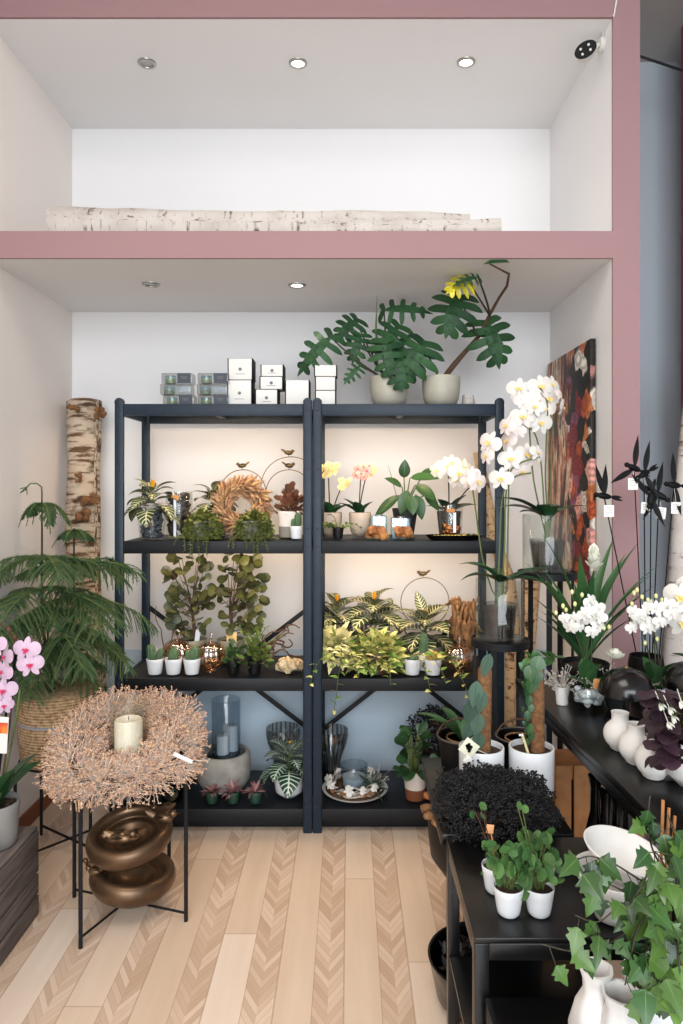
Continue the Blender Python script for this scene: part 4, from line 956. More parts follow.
# ------------------------------------------------------------------ third shelf, bay beside the orchids
y = 3.36
t = keep(thing('zebra_plant', 'zebra plant in a striped pot behind the cream pothos, touching the middle posts', 'potted plant', on(336, y, S3)), S3); z = pot(t, .078, .062, .185, STRIPE); zebra(t, z, 0, 14, .17, .07, ZEB, 14)
t = keep(thing('zebra_plant', 'zebra plant with long drooping leaves in a striped pot behind the yellow green pothos', 'potted plant', on(373.5, y, S3)), S3); z = pot(t, .082, .066, .19, STRIPE); zebra(t, z, 0, 15, .182, .078, ZEB, 17, spread=1.05)
def pothos(lab, px, y, m, potm, seed, rx, rz, n, trails, r=.062, h=.125, L=.06):
    t = keep(thing('pothos', lab, 'potted plant', on(px, y, S3)), S3); z = pot(t, r, r * .8, h, potm); q = random.Random(seed)
    bush(t, z, rx, .055, rz, n, L, L * .56, 'heart', m, seed, .25, .7, cz=-.015, fill=.45, front=.1, zlo=-.5); b = MB(); s = MB()
    for (dx, L_, sag) in trails: trail(b, s, q, (dx * .5, -.05, z + .01), (dx, -.55, .5), L_, max(5, int(L_ / .026)), .032, .054, 'heart', FY - .016 - t.location.y, sag=sag)
    b.build('trailing_foliage', m, t, smooth=180); s.build('trailing_stem', STEM, t, smooth=180)
pothos('cream variegated pothos in a grey pot beside the middle posts', 336, 3.17, POTH, DGREYP, 51, .085, .105, 210, [(.05, .13, 1.9), (.3, .16, 1.6), (.1, .18, 1.8), (.0, .16, 1.0), (.2, .14, 1.8)], .064, .125)
b = MB(); s = MB(); q = random.Random(71); o = bpy.data.objects['pothos']
trail(b, s, q, (-.01, -.02, .1), (.1, -.1, 1.4), .17, 8, .036, .055, 'heart', sag=.3); b.build('upright_shoot', POTH, o, smooth=180)
pothos('yellow green variegated pothos trailing over the shelf edge from a brown pot', 376, 3.15, POTHG, BROWNP, 52, .12, .115, 260, [(-.25, .30, 1.7), (.1, .2, 1.7), (.4, .2, 1.5), (-.4, .2, 1.6), (.3, .22, 1.8), (.55, .18, 1.3), (.5, .32, 1.35), (-.1, .18, 1.7)], .062, .10)
y = 3.31
t = keep(thing('zebra_plant', 'zebra plant with a raised top leaf in a wide olive pot behind the cacti', 'potted plant', on(424, y, S3)), S3); z = pot(t, .095, .085, .095, OLIVEP, soilz=.7)
b = MB(); b.lathe([(0, .03), (.04, .03), (.05, .13), (.047, .13), (.04, .1), (0, .1)], 28, (.012, 0, 0)); b.build('inner_pot', mat('lilac grey plastic', '#a08f98', None, .5), t, smooth=50)
zebra(t, .10, 0, 15, .18, .08, ZEB, 23, spread=1.05, c=(.005, 0)); b = MB(); b.leaf((.0, -.01, .24), (-.35, .05, 1), .115, .055, 'ovate', .2, .2, 8, 0, (0, -1, .2)); b.build('raised_leaf', ZEB, t, smooth=180)
hoop('wire hoop with a bird standing behind the zebra plant in the olive pot', 425, 3.42, S3, .118, Z(578, 3.42) - S3, 95, 1)
cactus_pot('white potted flat dark cactus beside the trailing pothos leaf', 412.5, 3.125, S3, 'flat', 4)
cactus_pot('white potted tall paddle cactus standing behind the other two', 424, 3.20, S3, 'paddle', 5)
cactus_pot('white potted golden spined ball cactus beside the amber pumpkin', 433, 3.12, S3, 'gold', 6)
pumpkin('amber glass pumpkin standing under the driftwood root', 459, 3.17, S3, .062, 0, False)
t = keep(thing('driftwood_root', 'tall twisted piece of driftwood behind the amber pumpkin', 'wood piece', on(462, 3.37, S3)), S3); q = random.Random(4); b = MB()
for k in range(20):
    a = q.uniform(-1, 1); p = V((a * .02, q.uniform(-.02, .02), 0)); e = V((a * .07 + q.uniform(-.02, .03), q.uniform(-.03, .03), q.uniform(.16, .31))); pts = curve(p, e, (q.uniform(-.08, .08), q.uniform(-.03, .03), 0), 14); b.tube(pts, [q.uniform(.009, .018) * (1 - .35 * i / 14) * (1 + .3 * math.sin(i * 1.3 + k)) for i in range(15)], 8)
for k in range(16):
    p = V((q.uniform(-.05, .06), q.uniform(-.035, .02), q.uniform(.16, .29))); d = rnd_dir(q) * .045; b.tube([p - d, p + V((0, 0, .012)), p + d], [.004, .011, .003], 7)
b.build('wood', DRIFT, t, smooth=180)

# ------------------------------------------------------------------ bottom shelf, bay beside the trunk
t = thing('concrete_planter', 'pale concrete bowl planter carrying a glass lantern', 'planter', on(224, 3.27, S4))
rounded(t, [(.06, 0), (.098, .015), (.121, .055), (.125, .11), (.122, .165), (.113, .178)], CONC, 'bowl', 48, .012)
b = MB(); b.lathe([(0, .150), (.112, .150), (.112, .156), (0, .156)], 40); b.build('gravel_top', CONC, t)
t = thing('glass_lantern', 'tall clear glass cylinder on a black dish with two pale candles', 'candle holder', on(226, 3.265, S4 + .1585))
b = MB(); b.lathe([(0, 0), (.085, 0), (.088, .008), (.080, .014), (0, .012)], 40); b.build('dish', BLACKGLOSS, t, smooth=50)
b = MB(); b.lathe([(.065, .0145), (.067, .0145), (.067, .262), (.0655, .264), (.064, .262), (.064, .0145)], 48); b.build('glass_cylinder', SMOKE, t, smooth=50)
for x, yy, h, r in ((-.012, -.012, .088, .029), (.026, .03, .12, .026)):
    b = MB(); b.lathe([(0, .0145), (r, .0145), (r, .012 + h), (r * .8, .014 + h), (0, .012 + h)], 28, (x, yy, 0)); c = b.build('candle', WAXG, t, smooth=50); b = MB(); b.tube([(x, yy, .012 + h), (x + .001, yy, .022 + h)], .0012, 5); b.build('wick', BLKCARD, c)
def goblet(lab, px, y, S):
    t = thing('ribbed_vase', lab, 'vase', on(px, y, S), 'ribbed smoked glass vases'); rounded(t, [(.052, 0), (.05, .02), (.047, .09), (.058, .13), (.076, .175), (.084, .215), (.081, .245)], RIBG, 'glass', 48, .004); return t
goblet('ribbed smoked glass vase behind the zebra plant in the white pot', 283, 3.40, S4)
goblet('ribbed smoked glass vase standing behind the wreath dish by the middle posts', 331, 3.372, S4)
t = keep(thing('zebra_plant', 'zebra plant in a glossy white pot on the bottom shelf', 'potted plant', on(289, 3.19, S4)), S4); z = pot(t, .066, .056, .125, WHITEC, round_=.025, rim=.005); zebra(t, z, 0, 13, .145, .072, ZEBG, 33)
for i, (px, lab) in enumerate(((212, 'below the edge of the dried wreath'), (233, 'between its two likes'), (255.5, 'beside the white pot'))):
    t = keep(thing('small_plant', 'red striped plant in a dark green pot ' + lab, 'potted plant', on(px, 3.12, S4), 'red striped plants on the bottom shelf'), S4); z = pot(t, .031, .022, .056, GREENP); b = MB(); q = random.Random(60 + i)
    for k in range(22): d = rnd_dir(q, .0, .95); b.leaf((0, 0, z), d, q.uniform(.045, .075), .016, 'lance', .6, .3, 6)
    b.build('foliage', REDL, t, smooth=180)
t = thing('green_vase', 'squat dark green glass vase under the dried wreath', 'vase', on(172, 3.13, S4)); rounded(t, [(.03, 0), (.045, .02), (.048, .05), (.042, .075)], DARKG, 'glass', 32, .004)
t = keep(thing('dark_bush', 'dark blue green dried bush showing behind the candle wreath', 'potted plant', on(181, 3.33, S4)), S4); z = pot(t, .07, .055, .15, DGREYP); bush(t, z, .09, .07, .3, 160, .04, .018, 'lance', mat('blue green dried leaf', '#26363d', '#314850', .6, island=.4), 7, .6, .3, cz=.02, nstem=14, stemm=DSTEM)

# ------------------------------------------------------------------ bottom shelf, bay beside the orchids
t = thing('wreath_dish', 'shallow white dish ringed with branches, white blooms and an air plant', 'arrangement', on(355, 3.235, S4)); q = random.Random(5)
b = MB(); b.lathe([(0, 0), (.1, 0), (.148, .018), (.152, .024), (.147, .023), (.1, .008), (0, .008)], 48); b.build('dish', WHITEM, t, smooth=50)
b = MB(); b.lathe([(0, .012), (.11, .012), (.136, .021), (.1, .024), (0, .0235)], 40); b.build('moss_bed', mat('brown dry moss', '#4a3524', '#6b4e34', .95, 0, 50, 1, 120, .01), t, smooth=180)
b = MB()
for k in range(34):
    a = q.uniform(0, 2 * PI); r = q.uniform(.09, .13); p = [V((r * math.cos(a + i * .16) + q.uniform(-.006, .006), r * math.sin(a + i * .16) + q.uniform(-.006, .006), .022 + k * .0009 + q.uniform(0, .012))) for i in range(7)]; b.tube(p, q.uniform(.002, .005), 5)
b.build('twig_ring', GREYTW, t, smooth=180)
for k in range(15):
    a = q.uniform(0, 2 * PI); b = MB(); b.ball((.115 * math.cos(a), .115 * math.sin(a), .035), (.028, .014, .011), 9, 6, Matrix.Rotation(a + 1.2, 3, 'Z')); b.build('bark_piece', DRIFT, t, smooth=180)
for a, s in ((4.5, .05), (3.6, .046), (3.0, .04), (5.5, .04), (.9, .04), (2.3, .035), (5.0, .036)):
    bloom(t, 'cream', (.125 * math.cos(a), .125 * math.sin(a), .06), s, (math.cos(a) * .5, -1, .8), a)
b = MB()
for k in range(26):
    d = rnd_dir(q, -.05, .95); b.leaf((.075, -.06, .045), d, q.uniform(.07, .11), .010, 'lance', .5, .4, 8)
b.build('air_plant', SILV, t, smooth=180); b = MB()
for k in range(40):
    a = q.uniform(-.5, 1.0); p = V((.115 * math.cos(a), .115 * math.sin(a), .035)); d = rnd_dir(q, .1, 1) * q.uniform(.03, .08); b.tube([p, p + d], .0008, 3); b.octa(p + d, .0045)
b.build('dried_sprays', GREYTW, t, smooth=0)
t = thing('candle_glass', 'wide candle glass with pale wax in the middle of the wreath dish', 'candle', on(354, 3.24, S4 + .0245)); glass_cup(t, .056, .064, .105, SMOKE); b = MB(); b.lathe([(0, .0085), (.05, .0085), (.054, .05), (.0, .052)], 32); b.build('wax', WAXG, t, smooth=50); b = MB(); b.tube([(0, 0, .05), (.001, 0, .062)], .0012, 5); b.build('wick', BLKCARD, t)
t = keep(thing('succulent', 'fleshy leaved green plant in a white and brown dipped pot', 'potted plant', on(415, 3.165, S4)), S4); z = pot(t, .052, .042, .135, TWOTONE, soilz=.8)
b = MB(); q = random.Random(15); s = MB()
for k in range(32):
    d = rnd_dir(q, .0, 1); p = V((d.x * .055, d.y * .045, z + .02 + d.z * .17)); s.tube([V((0, 0, z)), p], .003, 5); b.leaf(p, V((d.x, d.y, .35)), q.uniform(.05, .075), q.uniform(.038, .055), 'obov', .4, .12, 7, q.uniform(-.6, .6), (0, -.6, .8))
for a in (200, 300, 240): b.leaf((.03 * math.cos(a / 57.3), .03 * math.sin(a / 57.3), z + .03), (math.cos(a / 57.3), math.sin(a / 57.3), .1), .07, .06, 'round', 1.2, .1, 7)
b.build('foliage', DEEP, t, smooth=180); s.build('stem', STEM, t, smooth=180)

def umbel_wreath(name, lab, cat, c, R, minor, n, rays, L, ms, ss, seed, flat=.75, pods=3, ray=.0007, pod=.0042, upright=False, squash=(1, 1)):
    """a ring of dried umbels; each ray ends in a few seeds"""
    t = thing(name, lab, cat, c); q = random.Random(seed); b = MB(); s = MB(); ring = MB()
    def tr(p): return V((p.x * squash[0], p.z * -.3 if upright else p.y * squash[1], p.y if upright else p.z))
    ring.tube([tr(V((R * math.cos(k * PI / 20), R * math.sin(k * PI / 20), 0))) for k in range(41)], .016, 7, False); ring.build('ring', BSTEM, t, smooth=180)
    for i in range(n):
        a = 2 * PI * i / n + q.uniform(-.1, .1); ph = q.uniform(-.6, PI + .25); rad = V((math.cos(a), math.sin(a), 0)); o = (rad * math.cos(ph) + V((0, 0, 1)) * math.sin(ph)).normalized()
        o = (o + rnd_dir(q) * .35).normalized(); p0 = rad * R; p = p0 + o * minor * q.uniform(.15, .6); b.tube([tr(p0), tr(p)], ray * 2, 3, False)
        for k in range(rays):
            d = (o * 1.0 + rnd_dir(q) * .95).normalized(); e = p + d * L * q.uniform(.7, 1.1); e.z *= flat if e.z > 0 else 1; b.tube([tr(p), tr(e)], ray, 3, False)
            for m in range(pods): s.octa(tr(e + rnd_dir(q) * pod * 1.9 * (m > 0)), pod * q.uniform(.7, 1.2))
    b.build('umbel_stems', ms, t, smooth=0); s.build('seed_sprays', ss, t, smooth=0); return t
umbel_wreath('dried_bush', 'black dried seed wreath propped upright at the end of the bottom shelf', 'wreath', V((X(437, 3.38), 3.38, S4 + .20)), .075, .08, 44, 26, .062, DRYK, DRYK, 77, 1, 2, .0008, .0045, True)
# ------------------------------------------------------------------ Norfolk pine in a jute basket on a wire stand
t = thing('wire_plant_stand', 'thin black wire stand under the jute basket of the norfolk pine', 'plant stand', (-1.215, 2.93, 0)); b = MB(); q = MB(); zt = .392
cs = [V((.155, .185, 0)), V((-.13, .13, 0)), V((-.12, -.13, 0)), V((.155, -.06, 0))]
for c in cs: m = MB(); m.tube([c + V((0, 0, .0)), c + V((0, 0, zt))], .007, 8); m.build('leg', BLACK, t)
for a, c in ((0, 2), (1, 3)):
    m = MB(); m.tube([cs[a] + V((0, 0, .03 + .012 * a)), cs[c] + V((0, 0, .03 + .012 * a))], .005, 8); m.build('stretcher', BLACK, t)
m = MB(); m.lathe([(0, zt - .006), (.15, zt - .006), (.155, zt), (0, zt)], 40); m.build('top_plate', BLACK, t)
t = thing('norfolk_pine', 'tall norfolk island pine in a jute wrapped basket by the wall', 'potted tree', (-1.205, 2.92, zt + .001))
hb = .285; b = MB(); b.lathe([(0, 0), (.142, 0), (.152, .01), (.163, .15), (.168, hb), (.164, hb + .004), (.156, hb), (.150, .2), (0, .2)], 48); b.build('jute_basket', JUTE, t, smooth=50)
b = MB(); b.lathe([(0, .24), (.152, .236)], 24); b.build('soil', SOIL, t)
for i in range(3):
    b = MB(); z = hb - .004 - i * .003; b.lathe([(.165, z), (.171, z + .004), (.165, z + .008)], 48) if i == 0 else None
    if i == 0: b.build('rim', JUTE, t, smooth=50)
q = random.Random(12); o = t.location; nb = MB(); tw = MB()
WALLX = LX + .02 - o.x
def needle(b, p, d, L, w):
    s = d.cross(V((0, 0, 1))); s = s.normalized() * w if s.length > .01 else V((w, 0, 0)); b.add([p - s, p + s, p + d * L], [(0, 1, 2)])
def twiglet(p, d, L, droop, nl=.013):
    """one branchlet clad in needles"""
    n = max(6, int(L / .0075)); pts = [V(p)]; d = V(d).normalized()
    for i in range(n):
        d = (d + V((0, 0, -droop / n))).normalized(); c = pts[-1] + d * (L / n)
        if c.x < WALLX: c.x = WALLX; d.x = max(0, d.x)
        pts.append(c)
        sd = d.orthogonal().normalized(); f = 1 - .5 * i / n
        for k in range(5):
            r = Matrix.Rotation(k * 1.2566 + i * .6, 3, d) @ sd; needle(nb, c, (r * .9 + d * .75).normalized(), nl * f, .0012)
    tw.tube(pts[::2] if len(pts) > 4 else pts, .0016, 4, False)
def frond(p, az, el, L, droop, dens=.026):
    d = V((math.cos(az) * math.cos(el), math.sin(az) * math.cos(el), math.sin(el))); n = 14; p = V(p); pts = [p.copy()]
    for i in range(n):
        d = (d + V((0, 0, -droop / n))).normalized(); p = p + d * (L / n)
        if p.x < WALLX: p.x = WALLX; d.x = max(d.x, 0); d.normalize()
        pts.append(p.copy()); k = (i + 1) / n
        if k > .12:
            side = d.cross(V((0, 0, 1))); side = side.normalized() if side.length > .01 else V((1, 0, 0))
            for s in (-1, 1):
                for h in ((0, 1) if i % 2 else (0,)):
                    ll = (.035 + .105 * math.sin(PI * min(1, k * .78 + .12)) ) * L / .33 * q.uniform(.85, 1.1)
                    twiglet(p - d * (L / n) * .5 * h, (side * s * q.uniform(.7, 1.0) + d * q.uniform(.45, .9) + V((0, 0, q.uniform(-.25, .25)))).normalized(), ll, q.uniform(.8, 1.5), .0145)
    tw.tube(pts, [.0042 * (1 - .65 * i / n) for i in range(n + 1)], 5, False); twiglet(p, d, .05, .5)
def pine_trunk(px, top_py, yy, tiers, base):
    zt_ = Z(top_py, yy) - o.z; x = X(px, yy) - o.x; m = MB(); m.tube([(base[0], base[1], .2), (x, yy - o.y, zt_ * .5), (x, yy - o.y, zt_)], [.008, .0065, .003], 7); m.build('trunk', BSTEM if False else DSTEM, t, smooth=180)
    for (py, n, L, el, dr, a0) in tiers:
        z = Z(py, yy) - o.z
        for k in range(n):
            az = a0 + 2 * PI * k / n + q.uniform(-.15, .15); ll = L
            if math.cos(az) < -.3: ll *= .72
            if math.sin(az) > .3: ll *= .8
            frond((x, yy - o.y, z), az, el + q.uniform(-.1, .1), ll * q.uniform(.88, 1.08), dr)
pine_trunk(42, 492, 2.90, [(504, 6, .13, .35, 2.0, .3), (558, 6, .34, .25, .85, .1), (590, 6, .42, .15, .8, .6), (622, 6, .40, .1, .9, .2), (655, 6, .30, .05, .8, .7)], (.0, -.01))
pine_trunk(74, 528, 2.97, [(531, 6, .10, .3, 1.2, .4), (565, 6, .33, .25, .75, .7), (598, 5, .34, .12, .8, .25), (636, 5, .30, .1, .9, .9)], (.04, .03))
pine_trunk(48, 610, 2.86, [(612, 5, .18, .35, .9, .1), (650, 6, .24, .1, .9, .5)], (.02, -.05))
# curled leading shoot
m = MB(); c = at(42, 493, 2.9) - o; cp_ = [c, c + V((-.002, 0, .025)), c + V((-.02, -.005, .04)), c + V((-.045, -.01, .038)), c + V((-.06, -.01, .022))]; m.tube(cp_, .003, 6); m.build('leading_shoot', STEM, t, smooth=180)
for k in range(6): twiglet(cp_[4], (-.6 + q.uniform(-.5, .5), q.uniform(-.5, .5), -.4 + q.uniform(-.4, .5)), .03, .4, .01)
for i, v in enumerate(nb.v):                                  # the fronds rest on the basket and the wall
    if v[0] < WALLX: v = nb.v[i] = (WALLX, v[1], v[2])
    if v[0] + o.x > X(113, FY) - .01 and v[1] + o.y > FY - .035: nb.v[i] = (v[0], FY - .035 - o.y, v[2])
for i, v in enumerate(tw.v):
    if v[0] + o.x > X(113, FY) - .01 and v[1] + o.y > FY - .035: tw.v[i] = (v[0], FY - .036 - o.y, v[2])
nb.build('needle_foliage', PINE, t, smooth=0); tw.build('branch', STEM, t, smooth=180)

# ------------------------------------------------------------------ wooden crate with the lilac orchid
t = thing('wooden_crate', 'weathered grey slatted crate standing against the wall under the lilac orchid', 'crate', (-1.272, 2.10, 0)); w, d, h = .334, .79, .303
for s in (-1, 1):
    for k in range(4):
        m = MB(); m.box((s * (w / 2 - .007), 0, .037 + k * .0765), (.014, d, .068), .003); m.build('slat', CRATE, t)
for k in range(4):
    m = MB(); m.box((-w / 2 + .042 + k * .0835, 0, h + .006), (.077, d, .012), .003); m.build('top_board', CRATE, t)
for s in (-1, 1):
    for e in (-1, 1): m = MB(); m.box((s * (w / 2 - .03), e * (d / 2 - .03), h / 2), (.03, .03, h - .004), .002); m.build('corner_post', CRATE, t)
    for k in range(4): m = MB(); m.box((0, s * (d / 2 - .007), .037 + k * .0765), (w - .03, .014, .068), .003); m.build('end_slat', CRATE, t)
ct = h + .0135
t = thing('potted_orchid', 'lilac orchid with magenta lips in a grey ceramic pot on the crate', 'potted orchid', (-1.198, 2.365, ct)); o = t.location
z = pot(t, .081, .070, .145, GREYC, wall=.007); strap_leaves(t, z, [(20, 66, .22, .085, .6), (50, 55, .2, .08, .8), (-35, 66, .2, .07, .5), (-80, 40, .16, .07, .9), (150, 50, .18, .075, .8), (200, 60, .16, .07, .7)])
b = MB(); b.tube([(-.0, 0, z), at(9, 690, 2.365) - o, at(16, 655, 2.365) - o], .0042, 6); b.build('support_stick', BLKCARD, t)
stems(t, [curve((0.01, 0, z), at(14, 640, 2.37) - o, (.03, 0, .03)), [at(14, 640, 2.37) - o, at(6, 627, 2.36) - o, at(-8, 618, 2.36) - o]], .0032, BSTEM)
stems(t, [curve((.012, -.005, z), at(20, 690, 2.35) - o, (.012, 0, .0))], .003, STEM)
for bx, by, s, f, r in ((26, 650, .085, .1, .1), (30, 665, .082, .25, -.1), (5, 657, .08, -.9, 0), (2, 672, .08, -.5, .2), (3, 691, .085, .2, 0), (4, 706, .06, .5, 0), (-6, 645, .08, -.2, 0), (-8, 690, .08, -.2, .1)): bloom(t, 'lilac', at(bx, by, 2.33) - o, s, (f, -1, .1), r)
for bx, by in ((15, 637), (18, 641), (9, 630)): m = MB(); m.ball(at(bx, by, 2.36) - o, (.008, .008, .011), 8, 6); m.build('bud', BSTEM, t, smooth=180)
m = MB(); m.box(at(1, 735, 2.30) - o, (.045, .001, .12), 0, Matrix.Rotation(.06, 3, 'Y')); pl = m.build('plant_label', PAPER, t); m = MB(); m.box(at(1, 728, 2.298) - o, (.043, .001, .035), 0, Matrix.Rotation(.06, 3, 'Y')); m.build('red_picture', mat('red print', '#c8442a', '#e08a30', .5, 0, 40), pl)
b = MB(); r_ = random.Random(4)
for k in range(34): b.ball((r_.uniform(-.05, .05), r_.uniform(-.05, .05), z + .006), (.012, .012, .008), 7, 5)
o2 = b.build('bark_mulch', SOIL, t, smooth=180); o2['kind'] = 'stuff'
t = thing('small_plant', 'tiny green plant in a salmon pink pot beside the grey orchid pot', 'potted plant', (-1.166, 2.225, ct)); z = pot(t, .026, .020, .05, mat('salmon pink pot', '#d9917a', '#cf846e', .5)); bush(t, z, .03, .03, .035, 40, .022, .018, 'round', PIL, 4, .3, .5)
t = thing('small_plant', 'little bright green succulent in a clay pot on the crate', 'potted plant', (-1.168, 2.04, ct)); z = pot(t, .035, .026, .05, mat('clay pot', '#a8583a', '#964c31', .7)); bush(t, z, .04, .04, .04, 46, .03, .02, 'obov', PIL, 5, .4, .4)

# ------------------------------------------------------------------ black stand with the dried wreath, candle and bronze bowls
A_, B_, C_, D_ = V((-1.02, 2.60, 0)), V((-.887, 2.313, 0)), V((-.572, 2.456, 0)), V((-.705, 2.743, 0)); ctr = (A_ + B_ + C_ + D_) / 4; top = .50
t = thing('wire_side_table', 'square black wire side table carrying the dried wreath and candle', 'side table', ctr)
for c in (A_, B_, C_, D_): m = MB(); p = c - ctr; m.tube([p, p + V((0, 0, top - .008))], .0072, 10); m.build('leg', BLACK, t)
for i, (a, c) in enumerate(((A_, C_), (B_, D_))): m = MB(); m.tube([a - ctr + V((0, 0, .028 + .006 * i)), c - ctr + V((0, 0, .028 + .006 * i))], .0042, 8); m.build('stretcher', BLACK, t)
m = MB(); m.box((0, 0, top - .004), (.345, .345, .008), .003, Matrix.Rotation(math.atan2(C_.y - B_.y, C_.x - B_.x), 3, 'Z')); m.build('table_top', BLACK, t)
wc = V((X(126, 2.50), 2.50, top + .082))
W_ = umbel_wreath('dried_wreath', 'wide tan wreath of dried umbels around the candle on the wire table', 'wreath', wc, .180, .08, 128, 34, .092, DRY, DRYP, 5, .9, 3, .00065, .0034)
for ch in list(W_.children):
    me = ch.data
    for v in me.vertices:                                     # it hangs over the edge of the table top but does not sink into it
        kf = min(1, max(0, -v.co.y) / .17); v.co.z *= 1 - .5 * kf; v.co.y *= 1 - .12 * kf; v.co.z += v.co.y * .30; x, y, z = v.co + (wc - ctr); inside = max(abs((Matrix.Rotation(-math.atan2(C_.y - B_.y, C_.x - B_.x), 3, 'Z') @ V((x, y, 0))).x), abs((Matrix.Rotation(-math.atan2(C_.y - B_.y, C_.x - B_.x), 3, 'Z') @ V((x, y, 0))).y)) < .205
        if inside and v.co.z < top + .004 - wc.z: v.co.z = top + .004 - wc.z
        r2 = math.hypot(v.co.x - .012, v.co.y)
        if r2 < .072: v.co.x = .012 + (v.co.x - .012) / max(r2, 1e-4) * .072; v.co.y = v.co.y / max(r2, 1e-4) * .072
hang_tag(W_, at(183, 758, 2.28) - wc, .066, .013, .42, PAPER, False)
t = thing('candle_glass', 'ivory pillar candle in a clear glass cylinder inside the dried wreath', 'candle', V((X(128.5, 2.5), 2.5, top + .0012)))
b = MB(); b.lathe([(0, 0), (.064, 0), (.064, .262), (.0625, .263), (.061, .262), (.061, .004), (0, .004)], 48); b.build('glass_cylinder', GLASS, t, smooth=50)
b = MB(); b.lathe([(0, .0045), (.048, .0045), (.049, .188), (.044, .194), (.02, .190), (0, .189)], 40); c = b.build('candle', WAX, t, smooth=50); b = MB(); b.tube([(0, 0, .189), (.001, 0, .204)], .0015, 6); b.build('wick', BLKCARD, c)
def bronze(lab, c, R, tilt, seed, birds):
    t = thing('bronze_bowl', lab, 'bowl', c); t.rotation_euler = tilt; b = MB()
    prof = [(0, 0), (R * .45, .0), (R * .82, .022), (R * .98, .050), (R * 1.02, .072), (R * .97, .098), (R * .86, .110), (R * .76, .104), (R * .70, .088), (R * .72, .066), (R * .60, .070), (R * .52, .078), (R * .46, .066), (R * .3, .036), (0, .03)]
    sm = []
    for i in range(len(prof) - 1):
        for k in range(3): sm.append(tuple(prof[i][j] + (prof[i + 1][j] - prof[i][j]) * k / 3 for j in (0, 1)))
    sm.append(prof[-1])
    for _ in range(3): sm = [sm[0]] + [tuple((sm[i - 1][j] + 2 * sm[i][j] + sm[i + 1][j]) / 4 for j in (0, 1)) for i in range(1, len(sm) - 1)] + [sm[-1]]
    b.lathe(sm, 64); b.build('bowl', BRONZE, t, smooth=180)
    for a, rr, s, d in birds: bird(t, (rr * math.cos(a), rr * math.sin(a), .128), d, s * 1.2, BRONZE)
    return t
y = 2.53; p = V((X(131, y), y, .048))
bronze('lower bronze ring bowl with small birds resting on the floor bars of the wire table', p, .150, (.0, .10, 0), 1, [(3.5, .146, .046, 1), (3.85, .146, .044, 1)])
bronze('upper bronze ring bowl tilted to the front with birds on its inner rim', p + V((.006, -.004, .154)), .150, (.20, -.06, 0), 2, [(4.45, .085, .065, 1), (4.8, .085, .07, -1), (5.15, .09, .062, 1), (.1, .125, .07, -1), (.45, .122, .06, 1)])
# ------------------------------------------------------------------ round plant stands with the tall white orchids
def plant_stand(lab, c, r, n, a0):
    t = thing('round_plant_stand', lab, 'plant stand', (c[0], c[1], 0)); z = c[2]
    b = MB(); b.lathe([(0, z - .006), (r - .004, z - .006), (r, z - .006), (r + .001, z - .022), (r + .004, z - .022), (r + .004, z + .006), (r + .001, z + .006), (r, z), (0, z)], 48); b.build('round_top', BLACK, t, smooth=40)
    for k in range(n):
        a = a0 + 2 * PI * k / n; p = V((math.cos(a), math.sin(a), 0)) * (r - .012); b = MB(); b.bar(p + V((0, 0, z - .008)), p, .022, .008, p); b.build('leg', BLACK, t)
    b = MB(); b.lathe([(r - .018, .15), (r - .012, .15), (r - .012, .165), (r - .018, .165), (r - .018, .15)], 40); b.build('foot_ring', BLACK, t)
    return t
def vase_orchid(lab, c, R, h, potz, leaves, stem_paths, blooms, y0):
    v = thing('glass_vase', 'clear glass cylinder vase ' + lab[0], 'vase', c); b = MB(); b.lathe([(0, 0), (R, 0), (R, h - .001), (R - .001, h), (R - .0025, h), (R - .003, .006), (0, .006)], 48); b.build('glass', GLASS, v, smooth=50)
    t = thing('potted_orchid', lab[1], 'potted orchid', V(c) + V((0, 0, .007))); o = t.location
    b = MB(); b.lathe([(0, 0), (R * .56, 0), (R * .72, potz), (R * .74, potz + .002), (R * .70, potz + .002), (R * .69, potz - .01)], 40); b.build('plastic_pot', CLEARP, t, smooth=50)
    b = MB(); b.lathe([(0, .003), (R * .53, .003), (R * .66, potz - .012), (0, potz - .008)], 32); b.build('bark_substrate', SOIL, t)
    b = MB(); b.tube([(0, 0, potz - .01), (0, 0, potz + .085)], [.012, .010], 8); b.build('stem_base', STEM, t)
    strap_leaves(t, potz + .078, leaves)
    stems(t, [[V((0, 0, potz))] + [at(*p) - o for p in path] for path in stem_paths], .0033, STEM)
    for bx, by, s, f, r, k in blooms: bloom(t, k, at(bx, by, y0 + (bx * 7 % 5 - 2) * .012) - o, s, f, r)
    return t
st1 = (X(500, 2.73), 2.73, .926); plant_stand('black round plant stand standing in front of the right rack post', st1, .108, 5, .5)
st2 = (X(547, 2.92), 2.92, 1.165); plant_stand('taller black round plant stand before the floral board', st2, .116, 5, .75)
def smooth_path(ps, n=4):
    out = []
    for i in range(len(ps) - 1):
        for k in range(n): out.append(tuple(ps[i][j] + (ps[i + 1][j] - ps[i][j]) * k / n for j in range(3)))
    out.append(ps[-1])
    for _ in range(3): out = [out[0]] + [tuple((out[i - 1][j] + 2 * out[i][j] + out[i + 1][j]) / 4 for j in range(3)) for i in range(1, len(out) - 1)] + [out[-1]]
    return out
SP = smooth_path; fc = (0, -1, .05)
